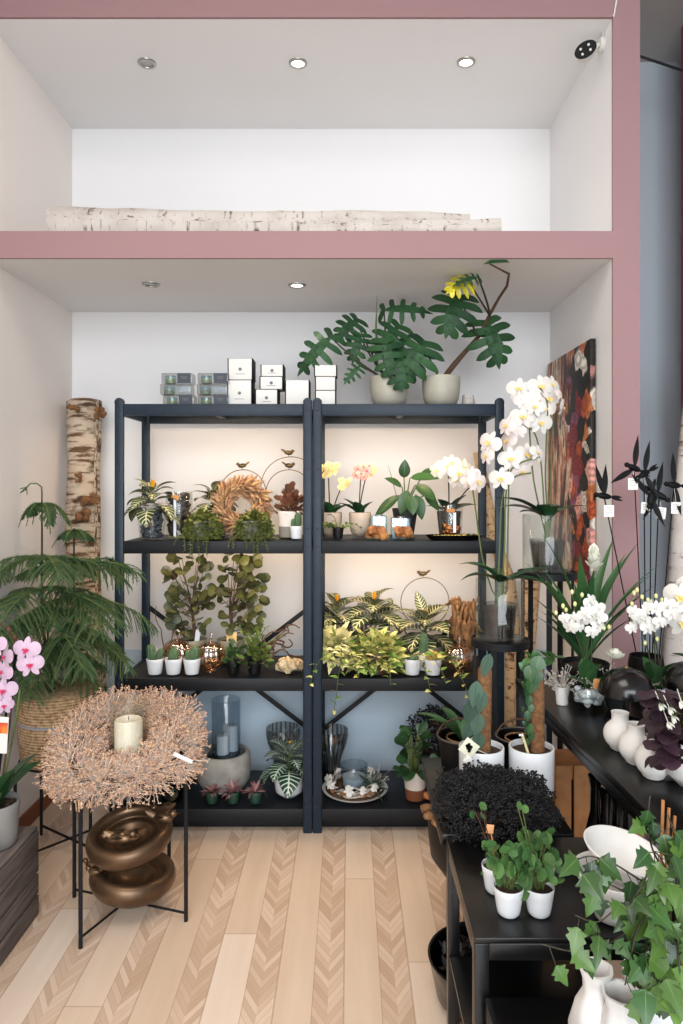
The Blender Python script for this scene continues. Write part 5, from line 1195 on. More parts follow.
vase_orchid(('on the lower round stand holding a white orchid', 'white orchid with long arching stems in the glass on the lower round stand'), (st1[0], st1[1], st1[2] + .0075), .094, .232, .125,
    [(172, 42, .17, .055, 1.5), (150, 55, .2, .055, 1.3), (195, 58, .16, .05, 1.0), (10, 28, .25, .05, .55), (340, 30, .2, .055, 1.2), (280, 50, .14, .055, 1.4), (90, 40, .16, .05, .9)],
    [SP([(502, 590, 2.73), (505, 540, 2.73), (505, 500, 2.72), (509, 470, 2.71), (520, 462, 2.69), (540, 457, 2.68)]), SP([(498, 590, 2.73), (500, 540, 2.73), (501, 505, 2.72), (505, 485, 2.70), (516, 475, 2.69), (531, 473, 2.69)]), SP([(492, 590, 2.73), (482, 560, 2.72), (477, 520, 2.7), (473, 490, 2.69), (470, 477, 2.68)]), SP([(507, 590, 2.73), (508, 520, 2.74), (509, 480, 2.74), (507, 455, 2.74), (496, 445, 2.73), (487, 452, 2.73)])],
    [(527, 455, .095, (.2, -1, .05), .1, 'white'), (511, 459, .095, (-.15, -1, .05), -.1, 'white'), (538, 453, .07, (.6, -1, .2), .3, 'white'), (501, 479, .09, (-.3, -1, .0), .1, 'white'), (522, 472, .08, (.3, -1, -.3), 0, 'blush'), (489, 443, .095, (-.9, -1, .1), .4, 'blush'), (486, 456, .07, (-.9, -.6, .1), .1, 'blush'), (507, 441, .085, (-1.0, -.6, .1), 0, 'blush'), (478, 482, .09, (.6, -1, -.1), .2, 'blush'), (506, 426, .08, (-.9, -.7, .2), .2, 'blush'), (472, 474, .06, (-.5, -1, 0), 0, 'blush')], 2.69)
vase_orchid(('on the taller round stand holding a white orchid', 'large flowered white orchid in the glass on the taller round stand, before the floral board'), (st2[0], st2[1], st2[2] + .0075), .10, .235, .12,
    [(178, 50, .25, .075, 1.0), (165, 44, .22, .07, 1.1), (5, 45, .2, .04, 1.0), (300, 62, .13, .06, 1.1), (240, 62, .14, .06, 1.1), (200, 45, .15, .05, 1.1), (60, 55, .15, .06, 1)],
    [SP([(548, 520, 2.92), (545, 480, 2.92), (546, 450, 2.9), (547, 425, 2.89), (548, 400, 2.88), (540, 388, 2.87)]), SP([(545, 520, 2.92), (542, 470, 2.92), (538, 440, 2.9), (532, 428, 2.88), (516, 424, 2.87)]), SP([(551, 520, 2.92), (551, 460, 2.92), (552, 430, 2.92), (556, 405, 2.9), (561, 398, 2.9)]), SP([(541, 515, 2.92), (533, 480, 2.92), (530, 440, 2.92), (528, 400, 2.91), (522, 386, 2.9)])],
    [(519, 389, .098, (-.2, -1, .1), .1, 'white'), (541, 387, .105, (.1, -1, .15), 0, 'white'), (552, 385, .09, (.5, -1, .2), .3, 'white'), (549, 399, .105, (.15, -1, 0), -.1, 'white'), (544, 409, .095, (-.1, -1, -.05), .1, 'white'), (523, 417, .10, (-.1, -1, .05), 0, 'white'), (541, 423, .098, (.1, -1, -.05), .15, 'white'), (531, 398, .075, (.2, 1, .0), 0, 'blush'), (521, 400, .075, (-.2, 1, -.1), .3, 'blush'), (563, 408, .085, (1, -.4, -.3), .2, 'blush'), (518, 431, .07, (-.3, .8, -.3), 0, 'blush'), (560, 394, .05, (.8, -.8, .2), 0, 'blush'), (535, 407, .08, (-.2, -1, .1), .2, 'white')], 2.87)

# ------------------------------------------------------------------ black tables
def low_table(name, lab, x0, x1, y0, y1, z, apron, inset=0, legw=.03, shelf=0):
    t = thing(name, lab, 'table', ((x0 + x1) / 2, (y0 + y1) / 2, 0)); w, d = x1 - x0, y1 - y0
    b = MB(); b.box((0, 0, z - .006), (w, d, .012), .002); b.build('table_top', BLACK2, t)
    for s in (-1, 1):
        for e in (-1, 1):
            b = MB(); b.box((s * (w / 2 - legw / 2 - inset), e * (d / 2 - legw / 2), (z - .0125) / 2), (legw, legw, z - .0125), .002); b.build('leg', BLACK2, t)
    for e in (-1, 1): b = MB(); b.box((0, e * (d / 2 - .008), z - .0125 - apron / 2), (w - 2 * legw, .014, apron), .002); b.build('apron', BLACK2, t)
    for s in (-1, 1): b = MB(); b.box((s * (w / 2 - .008), 0, z - .0125 - apron / 2), (.014, d - 2 * legw, apron), .002); b.build('apron', BLACK2, t)
    if shelf: b = MB(); b.box((0, 0, shelf), (w - .006, d - 2 * legw - .004, .012), .002); b.build('lower_board', BLACK2, t)  # black board added to stand in for the deep shade under the table
    return t
low_table('display_table', 'low black display table carrying the moss pole plants', .247, .60, 1.862, 2.39, TA, .03, .085)
low_table('display_table', 'low black display table carrying the small pilea pots and white bowls', .258, .640, 1.437, 1.850, TA, .035, shelf=.30)
low_table('display_table', 'lowest black display table carrying the white bottles and the ivy', .277, .95, .92, 1.425, TC, .03)
# long black console on the niche side
t = thing('console_table', 'long black console carrying the white orchids, domed lamps and round vases', 'table', (1.0, 2.055, 0), rz=math.radians(2.2)); w, d = .70, 1.20
b = MB(); b.box((0, 0, TB - .012), (w, d, .024), .002); b.build('table_top', BLACK2, t)
for s in (-1, 1):
    for e in (-1, 1): b = MB(); b.box((s * (w / 2 - .02), e * (d / 2 - .02), (TB - .0245) / 2), (.035, .035, TB - .0245), .002); b.build('leg', BLACK2, t)
    b = MB(); b.box((s * (w / 2 - .01), 0, TB - .0245 - .015), (.016, d - .08, .028), .001); b.build('side_rail', BLACK2, t)
b = MB(); b.box((.03, -.20, .34), (w - .10, d - .46, .014), .002); b.build('lower_board', BLACK2, t)

# ------------------------------------------------------------------ on the rear low table
def moss_pole(lab, px, y, silver, seed, polex):
    t = thing('moss_pole_plant', lab, 'potted plant', on(px, y, TA)); o = t.location; z = pot(t, .068, .066, .138, WHITEC, wall=.006, soilz=.88)
    b = MB(); e = at(polex[1], polex[2], y) - o; s = at(polex[0], 760, y) - o; b.tube([V((s.x, 0, z - .02)), V(((s.x + e.x) / 2, 0, (z + e.z) / 2)), V((e.x, 0, e.z - .01)), V((e.x, 0, e.z + .004))], [.023, .0225, .021, .012], 14); b.build('coir_pole', COIR, t, smooth=60)
    b = MB(); s2 = MB(); q = random.Random(seed)
    lv = [(486, 664, .075, .035), (473, 692, .08, .045), (468, 710, .07, .045), (475, 722, .07, .045), (467, 730, .06, .04), (475, 740, .06, .042), (479, 700, .07, .04)] if silver else [(527, 672, .055, .042), (536, 664, .06, .045), (529, 684, .055, .042), (534, 676, .05, .04), (526, 700, .035, .024), (524, 715, .035, .022), (527, 728, .035, .022), (524, 742, .03, .022), (528, 708, .03, .02), (528, 736, .03, .022), (525, 690, .04, .026)]
    pts = []
    for bx, by, L, W in lv:
        p = at(bx, by, y - .035) - o; c = V((p.x + .02, -.015, p.z)); s2.tube([c, p + V((0, 0, .02))], .002, 5)
        b.leaf(p + V((.012, 0, L * .42)), (-.25 + q.uniform(-.15, .15), -.2, -1), L, W, 'ovate', .25, .12, 8, q.uniform(-.3, .3), (0, -1, 0))
        if not silver: b.leaf(p + V((.01, .02, 0)), (-.5 + q.uniform(-.3, .5), -.2, .6), L * .7, W * .7, 'ovate', .5, .12, 7, 0, (0, -1, .2))
    b.build('foliage', SILV if silver else DEEP, t, smooth=180); s2.tube([V((s.x - .026, -.012, z)), V((e.x - .024, -.012, e.z - .04))], .0035, 6); s2.build('stem', DSTEM, t, smooth=180)
    return t, z
t, z = moss_pole('silver leaved climber on a coir pole in a white pot with a diamond shaped card', 481.5, 2.12, True, 1, (483, 485, 666)); o = t.location
R = Matrix.Rotation(math.radians(38), 3, 'Y'); c = at(469, 748, 2.045) - o
b = MB(); b.box(c, (.046, .0012, .046), .0004, R); cd = b.build('card', mat('cream card', '#d8d6bd', None, .7), t); b = MB()
for i, j in ((-1, 1), (0, 1.5), (1, .5), (-.6, 0), (.5, -.4), (0, -1.2), (-.2, .7)):
    b.lathe([(.003, 0), (.0048, 0), (.0048, .0008), (.003, .0008)], 12, c + V((i * .006, -.0012, j * .007)), Matrix.Rotation(PI / 2, 3, 'X'))
b.build('printed_emblem_pattern', BLKCARD, cd); b = MB(); b.tube([c + V((.008, 0, .03)), c + V((.016, .03, -.01)), V((.02, -.03, z))], .0012, 5); b.build('card_string', PAPER, cd); b = MB(); b.box(c + V((-.004, -.003, -.034)), (.022, .001, .022), .0004, Matrix.Rotation(.7, 3, 'Y')); b.build('small_card', PAPER, cd)
t, z = moss_pole('dark leaved climber on a coir pole in a white pot with a plain label stick', 531.5, 2.12, False, 2, (537, 537, 662)); o = t.location
b = MB(); b.bar(V((-.006, -.03, z - .03)), at(522, 734, 2.06) - o, .007, .0015); b.build('label_stick', CANDY, t); b = MB(); b.box(at(521, 735, 2.058) - o, (.012, .001, .006)); b.build('stick_head', PAPER, t)
b = MB(); s = MB(); q = random.Random(2); e = at(537, 664, 2.12) - o
for dx in (-.02, .03, .05): p = e + V((dx, 0, .02)); s.tube([e, p], .0015, 4); [b.leaf(p, V((math.cos(k * 2.1), -.3, math.sin(k * 2.1) * .6 + .2)), .035, .03, 'round', .4, .1, 6) for k in range(3)]
b.build('young_foliage', PIL, t, smooth=180); s.build('young_stem', STEM, t)
def wire_basket(lab, px, y, r, h, plant):
    t = thing('black_basket', lab, 'basket', on(px, y, TA)); b = MB(); b.lathe([(0, 0), (r * .82, 0), (r, h), (r - .004, h), (r * .8, .004), (0, .004)], 36); b.build('basket_body', BLACKP, t, smooth=50)
    for rr, z in ((r + .002, h), (r * .62, h - .008)): m = MB(); m.tube([V((rr * math.cos(k * PI / 18), rr * math.sin(k * PI / 18), z)) for k in range(37)], .0035, 6, False); m.build('rim_ring', mat('grey brown wire', '#57504a', None, .5, .4) if rr > r else DRIFT, t, smooth=180)
    m = MB(); m.lathe([(0, h * .8), (r * .93, h * .8)], 24); m.build('soil', SOIL, t)
    m = MB(); m.tube([V((r * math.cos(a), 0, h + .055 * math.sin(a))) for a in [PI * k / 16 for k in range(17)]], .003, 6); m.build('handle', BSTEM, t, smooth=180)
    if plant:
        m = MB()
        for a, e, L, dr in ((150, 50, .2, 1.2), (200, 60, .16, 1), (110, 55, .17, 1.1), (170, 75, .14, .8), (60, 60, .12, 1)): m.leaf((0, 0, h * .8), (math.cos(a / 57.3) * math.cos(e / 57.3), math.sin(a / 57.3) * math.cos(e / 57.3), math.sin(e / 57.3)), L, .034, 'strap', dr, .3, 10)
        m.build('foliage', STRAP, t, smooth=180)
wire_basket('round black basket of strap leaves behind the silver leaved climber', 462, 2.305, .080, .105, True)
wire_basket('round black basket with a wire handle behind the dark leaved climber', 520, 2.30, .076, .105, False)
bw = V((X(496, 1.985), 1.985, TA + .055))
umbel_wreath('black_wreath', 'fluffy black dried seed wreath lying on the low table before the white pots', 'wreath', V((X(495, 1.93), 1.93, TA + .05)), .085, .062, 64, 36, .062, DRYK, DRYK, 44, .9, 3, .0007, .0038)
W_ = bpy.data.objects['black_wreath']; wl = W_.location
for ch in W_.children:
    for v in ch.data.vertices:
        v.co.z = max(v.co.z, -.047 + .0005 * (v.index % 4)); yy = wl.y + v.co.y
        for pxp, yp in ((481.5, 2.12), (531.5, 2.12)):
            dx, dy = wl.x + v.co.x - X(pxp, yp), yy - yp; r = math.hypot(dx, dy)
            if r < .072: v.co.x += dx / r * (.072 - r); v.co.y += dy / r * (.072 - r)
        if wl.x + v.co.x > .618: v.co.x = .618 - wl.x

# ------------------------------------------------------------------ on the front low table
def pilea(lab, px, y, seed, spots, brown=False):
    t = thing('pilea', lab, 'potted plant', on(px, y, TA)); o = t.location; z = pot(t, .033, .024, .062, WHITEC, wall=.003, soilz=.86); q = random.Random(seed); b = MB(); s = MB()
    for bx, by, L in spots:
        p = at(bx, by, y + q.uniform(-.03, .025)) - o; s.tube(curve((q.uniform(-.008, .008), q.uniform(-.008, .008), z), p, (q.uniform(-.01, .01), 0, .015), 7), .0011, 5)
        b.leaf(p - V((0, 0, L * .25)), (q.uniform(-.7, .7), -.5, q.uniform(.1, .8)), L, L * .98, 'round', .3, -.06, 6, q.uniform(-.4, .4), (0, -.8, .6))
    b.build('foliage', PIL, t, smooth=180); s.build('stem', BSTEM if brown else STEM, t, smooth=180); return t
r_ = random.Random(10)
def cloud(cx, cy, rx, ry, n, L=.026): return [(cx + r_.uniform(-1, 1) * rx, cy + r_.uniform(-1, 1) * ry, L * r_.uniform(.75, 1.15)) for _ in range(n)]
p1 = pilea('round leaved pilea with tall brown shoots, set back beside the peach label', 496, 1.60, 1, cloud(496, 862, 16, 18, 16) + [(480, 806, .02), (475, 812, .018), (484, 813, .018), (482, 832, .018), (488, 846, .02)], True)
pilea('round leaved pilea in a white pot nearest the table corner', 508.5, 1.515, 2, cloud(508, 862, 22, 22, 34, .03) + [(510, 888, .034), (518, 890, .03)])
p3 = pilea('round leaved pilea in the white pot standing nearest the white bowls', 539, 1.515, 3, cloud(535, 858, 20, 22, 30, .028) + [(517, 805, .018), (522, 808, .018), (527, 830, .018), (552, 858, .024), (556, 866, .02)])
pilea('round leaved pilea in a white pot hidden behind the other three', 541, 1.605, 4, cloud(538, 842, 15, 15, 22))
o = p1.location; b = MB(); b.box(at(490, 829, 1.585) - o, (.017, .001, .02), .0003, Matrix.Rotation(.1, 3, 'Y')); lb = b.build('peach_label', PEACH, p1); b = MB(); b.bar(at(491, 833, 1.587) - o, V((.004, 0, .05)), .003, .0012); b.build('label_stick', TANCARD, lb)

def white_bowl(lab, c, rx, h, tilt, rz):
    t = thing('white_bowl', lab, 'bowl', c); t.rotation_euler = (tilt[0], tilt[1], rz); b = MB()
    b.lathe([(0, 0), (rx * .42, 0), (rx * .46, .012), (rx * .66, h * .38), (rx * .88, h * .78), (rx, h), (rx * .975, h + .002), (rx * .94, h), (rx * .82, h * .76), (rx * .6, h * .4), (rx * .3, .02), (0, .016)], 56, sy=.92); b.build('bowl', WHITEM, t, smooth=180); return t
y = 1.50
white_bowl('lower white oval bowl standing on the table beside the ivy', V((X(612, y), y, TA + .006)), .088, .098, (.04, .06, 0), .1)
white_bowl('upper white oval bowl tipped inside another white bowl', V((X(617, y), y - .004, TA + .095)), .087, .062, (.14, .20, 0), .0)

# ------------------------------------------------------------------ on the lowest table: bottles and ivy
def bottle(lab, px, y, prof, facet=True):
    t = thing('white_bottle', lab, 'vase', on(px, y, TC)); rounded(t, prof, WHITEM, 'bottle', 48, .005, flute=(lambda a, r, z: 1 + .035 * math.cos(a * 6 + z * 30)) if facet else None)
bottle('white faceted bottle vase with a narrow waist, the tall one', 596, 1.27, [(.038, 0), (.046, .02), (.047, .06), (.036, .10), (.023, .125), (.024, .145), (.030, .166)])
bottle('white bottle vase standing between the tall bottle and the ivy pot', 621, 1.225, [(.034, 0), (.040, .02), (.040, .07), (.031, .11), (.026, .13), (.033, .155)])
bottle('low white vase whose rim just shows below the tall bottle', 574, 1.18, [(.03, 0), (.042, .02), (.045, .06), (.035, .085), (.030, .094)])
t = thing('ivy', 'large trailing ivy in a glossy white pot spreading over bowls and bottles', 'potted plant', V((X(668, 1.27), 1.27, TC + .0012))); o = t.location; q = random.Random(33)
z = pot(t, .078, .062, .15, WHITEC, wall=.006, soilz=.85); b = MB(); s = MB()
def ivy_shoot(pts3, n, L, spread=.02):
    pts = [V(p) for p in SP([tuple(p) for p in pts3], 5)]; s.tube(pts, [.0022 * (1 - .5 * i / len(pts)) for i in range(len(pts))], 5)
    for i in range(n):
        k = (i + .5) / n * (len(pts) - 1); j = min(int(k), len(pts) - 2); p = pts[j].lerp(pts[j + 1], k - j); d = rnd_dir(q); d.y = -abs(d.y) * .6; d.z -= .35; d.normalize(); e = p + d * spread * q.uniform(.5, 1.6)
        s.tube([p, e], .0009, 4); b.leaf(e, (d * .6 + V((q.uniform(-.6, .6), -.25, -.5))).normalized(), L * q.uniform(.7, 1.2), L * q.uniform(.75, 1.15), 'ivy', .35, .14, 16, q.uniform(-.5, .5), (0, -.85, .55), sweep=.22)
P0 = V((0, 0, z))
def A(px, py, y): return at(px, py, y) - o
for path, n, L in (([P0, A(672, 900, 1.25), A(640, 880, 1.22), A(612, 862, 1.2), A(588, 855, 1.2), A(572, 862, 1.2)], 15, .044), ([P0, A(668, 880, 1.25), A(650, 846, 1.24), A(648, 815, 1.24), A(650, 796, 1.24)], 10, .038),
                   ([P0, A(668, 930, 1.22), A(630, 930, 1.2), A(600, 950, 1.2), A(570, 952, 1.2), A(541, 944, 1.2)], 9, .036), ([P0, A(655, 915, 1.2), A(625, 900, 1.2), A(598, 925, 1.2), A(575, 915, 1.2)], 11, .042), ([P0, A(668, 940, 1.16), A(655, 975, 1.14), A(642, 1005, 1.14), A(640, 1030, 1.14)], 10, .046),
                   ([P0, A(660, 900, 1.2), A(638, 925, 1.17), A(630, 960, 1.16), A(625, 985, 1.16)], 11, .044), ([P0, A(680, 880, 1.22), A(676, 840, 1.2), A(668, 815, 1.2)], 10, .046), ([P0, A(676, 930, 1.16), A(680, 970, 1.12), A(678, 1010, 1.12)], 10, .046), ([P0, A(664, 880, 1.2), A(650, 868, 1.18), A(640, 890, 1.17), A(628, 905, 1.17)], 13, .042), ([P0, A(690, 880, 1.22), A(700, 850, 1.2), A(690, 820, 1.2)], 10, .046), ([P0, A(690, 920, 1.16), A(690, 960, 1.14)], 10, .046), ([P0, A(670, 900, 1.2), A(660, 930, 1.16), A(650, 950, 1.15), A(652, 980, 1.14)], 13, .044), ([P0, A(672, 890, 1.19), A(662, 858, 1.17), A(652, 850, 1.16)], 12, .042), ([P0, A(650, 905, 1.22), A(618, 888, 1.22), A(600, 880, 1.22)], 9, .04)):
    ivy_shoot(path, n, L)
b.build('foliage', IVY, t, smooth=180); s.build('stem', DSTEM, t, smooth=180)
for k in range(3): m = MB(); m.tube([(.01 * k - .02, .01 * k, z), A(663 + 6 * k, 800 + 8 * k, 1.3)], .003, 6); m.build('support_stick', PINEW, t)

# ------------------------------------------------------------------ under the low tables
t = thing('black_bowl', 'wide black bowl of dark leaves on the floor under the low table', 'bowl', (.398, 2.065, 0)); b = MB(); b.lathe([(0, 0), (.1, 0), (.14, .03), (.162, .135), (.165, .142), (.158, .142), (.135, .04), (0, .03)], 56); b.build('bowl', BLACKGLOSS, t, smooth=50)
m = MB(); q = random.Random(3)
for k in range(260): a = q.uniform(0, 6.28); r = .125 * math.sqrt(q.random()); m.leaf((r * math.cos(a), r * math.sin(a), .11), rnd_dir(q, .1, .9), .04, .014, 'lance', .4, .2, 4, cols=3)
m.build('leaves', mat('black dried leaf', '#141416', '#222226', .5, island=.5), t, smooth=180)
t = thing('storage_stool', 'black wooden stool holding the root wood tub under the rear low table', 'stool', (.455, 2.17, 0)); b = MB(); b.box((0, 0, .295), (.18, .28, .02), .004); b.build('seat', BLACK2, t)
b = MB(); b.box((0, .10, .142), (.16, .06, .284), .003); b.build('pedestal', BLACK2, t)
t = thing('root_tub', 'round bottomed black tub of gnarled roots under the rear low table', 'tub', (.408, 2.17, .306)); b = MB(); b.lathe([(0, .001), (.06, .004), (.12, .03), (.155, .08), (.162, .14), (.163, .21), (.158, .21), (.150, .08), (0, .03)], 48); b.build('tub', BLACKP, t, smooth=50)
q = random.Random(17)
for k in range(11):
    a = q.uniform(2.0, 5.0); r0 = q.uniform(.05, .12); p = V((r0 * math.cos(a), r0 * math.sin(a), .06 + .01 * k)); e = V((.185 * math.cos(a + .2), .185 * math.sin(a + .2), q.uniform(.212, .232))); m = MB(); m.tube(curve(p, e, (0, 0, .05), 8), [.012 * q.uniform(.6, 1.2) for _ in range(9)], 7); m.build('root', DRIFT if k % 3 else DRIFTO, t, smooth=180)

# ------------------------------------------------------------------ black vases on the floor between the tables
q = random.Random(5)
for i, (px, y, h, r, lab) in enumerate(((578, 1.98, .36, .03, 'first from the moss poles'), (588, 1.93, .34, .03, 'second from the moss poles'), (600, 1.95, .32, .032, 'third from the moss poles'), (610, 1.87, .34, .03, 'fourth from the moss poles'), (592, 2.06, .37, .03, 'standing behind its fellows'))):
    t = thing('black_bottle', 'slim black bottle vase on the console shelf, ' + lab, 'vase', (X(px, y) + .05, y, .3485), 'black bottles under the console'); rounded(t, [(r, 0), (r * 1.12, .02), (r * 1.1, h * .5), (r * .5, h * .72), (r * .45, h * .9), (r * .7, h)], BLACKGLOSS, 'bottle', 28, .003)
t = thing('wooden_crate', 'upright orange pine crate standing at the niche wall beneath the console', 'crate', (.895, 2.59, 0))
for k in range(5): b = MB(); b.box((-.13 + k * .065, -.09, .28), (.056, .012, .50), .003); b.build('slat', PINEW, t)
for z_ in (.05, .50):
    b = MB(); b.box((0, -.079, z_), (.32, .01, .05), .002); b.build('batten', PINEW, t); b = MB(); b.box((0, .03, z_), (.32, .19, .012), .002); b.build('board', PINEW, t)
for s in (-1, 1): b = MB(); b.box((s * .155, .03, .275), (.012, .19, .55), .002); b.build('side', PINEW, t)
# ------------------------------------------------------------------ on the long console
def con(px, y): return on(px, y, TB)
def round_vase(lab, px, y):
    t = thing('round_vase', lab, 'vase', con(px, y), 'round white vases'); b = MB(); R = .044
    rounded(t, [(.020, 0), (.026, .004)] + [(R * math.cos(a), .042 + R * .95 * math.sin(a)) for a in [(-50 + 10 * k) / 57.3 for k in range(11)]] + [(.0225, .080), (.0220, .094), (.0235, .103)], WHITEM, 'vase', 48, .003)
round_vase('round white bottle vase farthest along the row, next to the black lamp', 620, 1.93)
round_vase('round white bottle vase in the middle of its row of three', 636, 1.835)
round_vase('round white bottle vase nearest the dark purple oxalis', 653.5, 1.745)
def lamp(lab, px, y, R, zt):
    t = thing('dome_lamp', lab, 'table lamp', con(px, y)); b = MB(); b.lathe([(0, 0), (.055, 0), (.056, .008), (.05, .012), (0, .012)], 40); b.build('base', BLACKGLOSS, t, smooth=50)
    b = MB(); b.tube([(0, 0, .01), (0, 0, zt - .03)], .009, 12); b.build('stem', BLACKGLOSS, t)
    b = MB(); n = 14; b.lathe([(R * math.cos(PI / 2 * k / n), zt - R * .95 + R * .95 * math.sin(PI / 2 * k / n)) for k in range(n)] + [(.004, zt)] + [(.004, zt - .003)] + [((R - .003) * math.cos(PI / 2 * k / n), zt - R * .95 + (R * .95 - .003) * math.sin(PI / 2 * k / n)) for k in range(n - 1, -1, -1)], 56); b.build('dome_shade', BLACKGLOSS, t, smooth=50)
    b = MB(); b.lathe([(.008, zt), (.006, zt + .006), (0, zt + .007)], 16); b.build('finial', BRASSW, t)
lamp('black domed table lamp behind the round white vases', 626, 2.13, .082, Z(668, 2.13) - TB)
lamp('black domed table lamp behind the dark purple oxalis', 690, 2.16, .082, Z(662, 2.16) - TB)
# white orchids
def spray_orchid(lab, px, y, blooms, leaves, buds, key='cream'):
    t = thing('potted_orchid', lab, 'potted orchid', con(px, y)); o = t.location; q = random.Random(px); z = .06
    b = MB(); b.lathe([(0, 0), (.05, 0), (.066, .03), (.07, .06), (.064, .08), (.06, .08), (.064, .058), (0, .01)], 40); b.build('glass_bowl', GLASS, t, smooth=50)
    fill_balls(t, .046, .056, .022, .068, 60, .0135, PEBW, px, 'pebble_fill', 1)
    strap_leaves(t, z + .01, leaves, STRAP)
    for bx, by, s in blooms:
        bloom(t, key, at(bx, by, y - .03 + q.uniform(-.03, .02)) - o, s * .88, (q.uniform(-.6, .6), -1, q.uniform(-.2, .4)), q.uniform(-.5, .5))
    c = [(sum(p[0] for p in blooms) / len(blooms), max(p[1] for p in blooms))]
    for k in range(4):
        bx, by, _ = blooms[(k * 3) % len(blooms)]; stems(t, [curve((.008 * (k - 1.5), 0, z), at(bx, by, y) - o, ((bx - px) * -.0006, 0, .05))], .0024, DSTEM)
    bm = mat('yellow green bud', '#c9c57a', '#dbd9a0', .5); s = MB()
    for bx, by in buds: p = at(bx, by, y - .02) - o; m = MB(); m.ball(p, (.006, .006, .0085), 8, 6); m.build('bud', bm, t, smooth=180); s.tube([p, p + V((q.uniform(-.01, .01), .01, -.035))], .001, 4)
    s.build('bud_stem', STEM, t)
    return t
t = spray_orchid('small white orchid in a glass bowl of pale pebbles with a wooden tag', 588, 2.27, [(591, 602, .06), (597, 609, .06), (599, 616, .058), (585, 614, .055), (582, 620, .05), (575, 618, .045), (571, 627, .055), (568, 622, .045), (598, 624, .06), (592, 632, .05), (564, 618, .04), (579, 628, .04), (590, 611, .05)],
    [(250, 70, .13, .055, .4), (300, 72, .11, .05, .5), (80, 60, .12, .05, .6), (200, 50, .09, .045, .9), (340, 45, .09, .045, .8)], [(572, 592), (575, 604), (582, 595), (566, 610), (604, 628), (609, 627), (556, 613), (563, 606)])
hang_tag(t, at(597.5, 684, 2.19) - t.location, .026, .032, .05, TANCARD, False)
spray_orchid('small white orchid beside the swallows in a bowl of pale pebbles', 658, 2.27, [(634, 612, .05), (640, 616, .055), (646, 611, .05), (650, 606, .06), (656, 608, .055), (663, 612, .06), (668, 606, .06), (672, 614, .055), (646, 622, .05), (652, 626, .05), (632, 628, .045), (640, 624, .05), (660, 622, .05), (648, 628, .055), (676, 608, .05), (665, 620, .05)],
    [(230, 62, .14, .06, .5), (290, 66, .13, .06, .5), (20, 50, .12, .06, .7), (170, 50, .11, .05, .8), (100, 60, .12, .05, .6)], [(634, 593), (642, 597), (656, 596), (662, 600), (632, 604), (631, 616), (648, 600), (645, 643), (657, 639), (637, 590)])
t = thing('potted_orchid', 'big flowered white orchid against the birch trunk in a dark pot', 'potted orchid', con(712, 2.32)); o = t.location; z = pot(t, .06, .045, .11, DGREYP); stems(t, [curve((0, 0, z), at(690, 592, 2.3) - o, (.02, 0, .1))], .003, STEM); strap_leaves(t, z, [(180, 50, .16, .06, .8), (270, 50, .14, .06, .8), (30, 50, .15, .06, .8)])
for bx, by, s in ((681, 598, .11), (684, 624, .10), (694, 590, .11), (690, 612, .10)): bloom(t, 'white', at(bx, by, 2.27) - o, s, (-.7, -1, .1), .2)
# the strap leaved plant with one white bloom
t = thing('curcuma', 'tall strap leaved plant with a single white bloom in a black pot', 'potted plant', con(585, 2.43)); o = t.location; z = pot(t, .082, .062, .115, BLACKP); b = MB()
for tx, ty, W, dy in ((543, 553, .05, -.05), (554, 566, .04, -.1), (573, 527, .05, .0), (560, 560, .045, .05), (615, 535, .05, .02), (640, 553, .045, -.06), (634, 563, .04, -.12), (643, 575, .04, -.05), (628, 590, .035, .0), (541, 588, .04, -.05), (545, 603, .035, -.1), (600, 530, .045, .06), (583, 545, .055, -.05), (620, 600, .04, -.12), (555, 620, .035, -.1), (612, 548, .05, .08), (590, 560, .05, -.1), (578, 575, .05, -.12), (540, 610, .03, .05), (628, 610, .035, -.05)):
    e = at(tx, ty, 2.43 + dy) - o; L = e.length * 1.0; dr = .55; d = (e - V((0, 0, z))); L = d.length * 1.04; d = d.normalized() + V((0, 0, .26)); b.leaf((0, 0, z), d, L, W * .85, 'lance', dr, .35, 14)
b.build('foliage', STRAP, t, smooth=180); m = MB(); c = at(594, 571, 2.40) - o; m.tube([(0, 0, z), c], .004, 6); m.build('stem', STEM, t); m = MB()
for k in range(16): a = k * 2.4; el = .5 + .06 * k; m.leaf(c + V((0, 0, .0035 * k)), (math.cos(a) * math.cos(el), math.sin(a) * math.cos(el), math.sin(el)), .045, .036, 'ovate', -.5, .3, 6)
m.build('white_bloom', CREAM, t, smooth=180)
# bowl of silvery dried sprays, white cup
t = thing('dried_arrangement', 'dark bowl of silvery dried sprays and one white bloom behind the black lamp', 'arrangement', con(617, 2.27)); o = t.location; b = MB(); b.lathe([(0, 0), (.03, 0), (.045, .05), (.04, .05), (.03, .01), (0, .01)], 32); b.build('bowl', DGREYP, t, smooth=50); q = random.Random(21); b = MB()
for k in range(120):
    d = rnd_dir(q, .15, 1); d.x *= 1.3; d.y *= .6; p = V((d.x * .02, d.y * .02, .045)); e = p + d * q.uniform(.04, .10); b.tube([p, e], .0008, 3)
    for m_ in range(2): b.octa(e + rnd_dir(q) * .006, .0032)
b.build('dried_sprays', GREYTW, t, smooth=0); b = MB(); c = at(615, 655, 2.22) - o
for k in range(12): a = k * 2.4; el = .2 + .09 * k; b.leaf(c - V((0, 0, .015)), (math.cos(a) * math.cos(el), math.sin(a) * math.cos(el), math.sin(el)), .038, .038, 'round', -.8, .3, 6)
b.build('white_bloom', CREAM, t, smooth=180)
t = thing('white_cup', 'small white cup of silvery sprays at the console corner', 'cup', con(562, 2.33)); rounded(t, [(.018, 0), (.021, .03), (.025, .06)], WHITEM, 'cup', 32, .003); q = random.Random(23); b = MB()
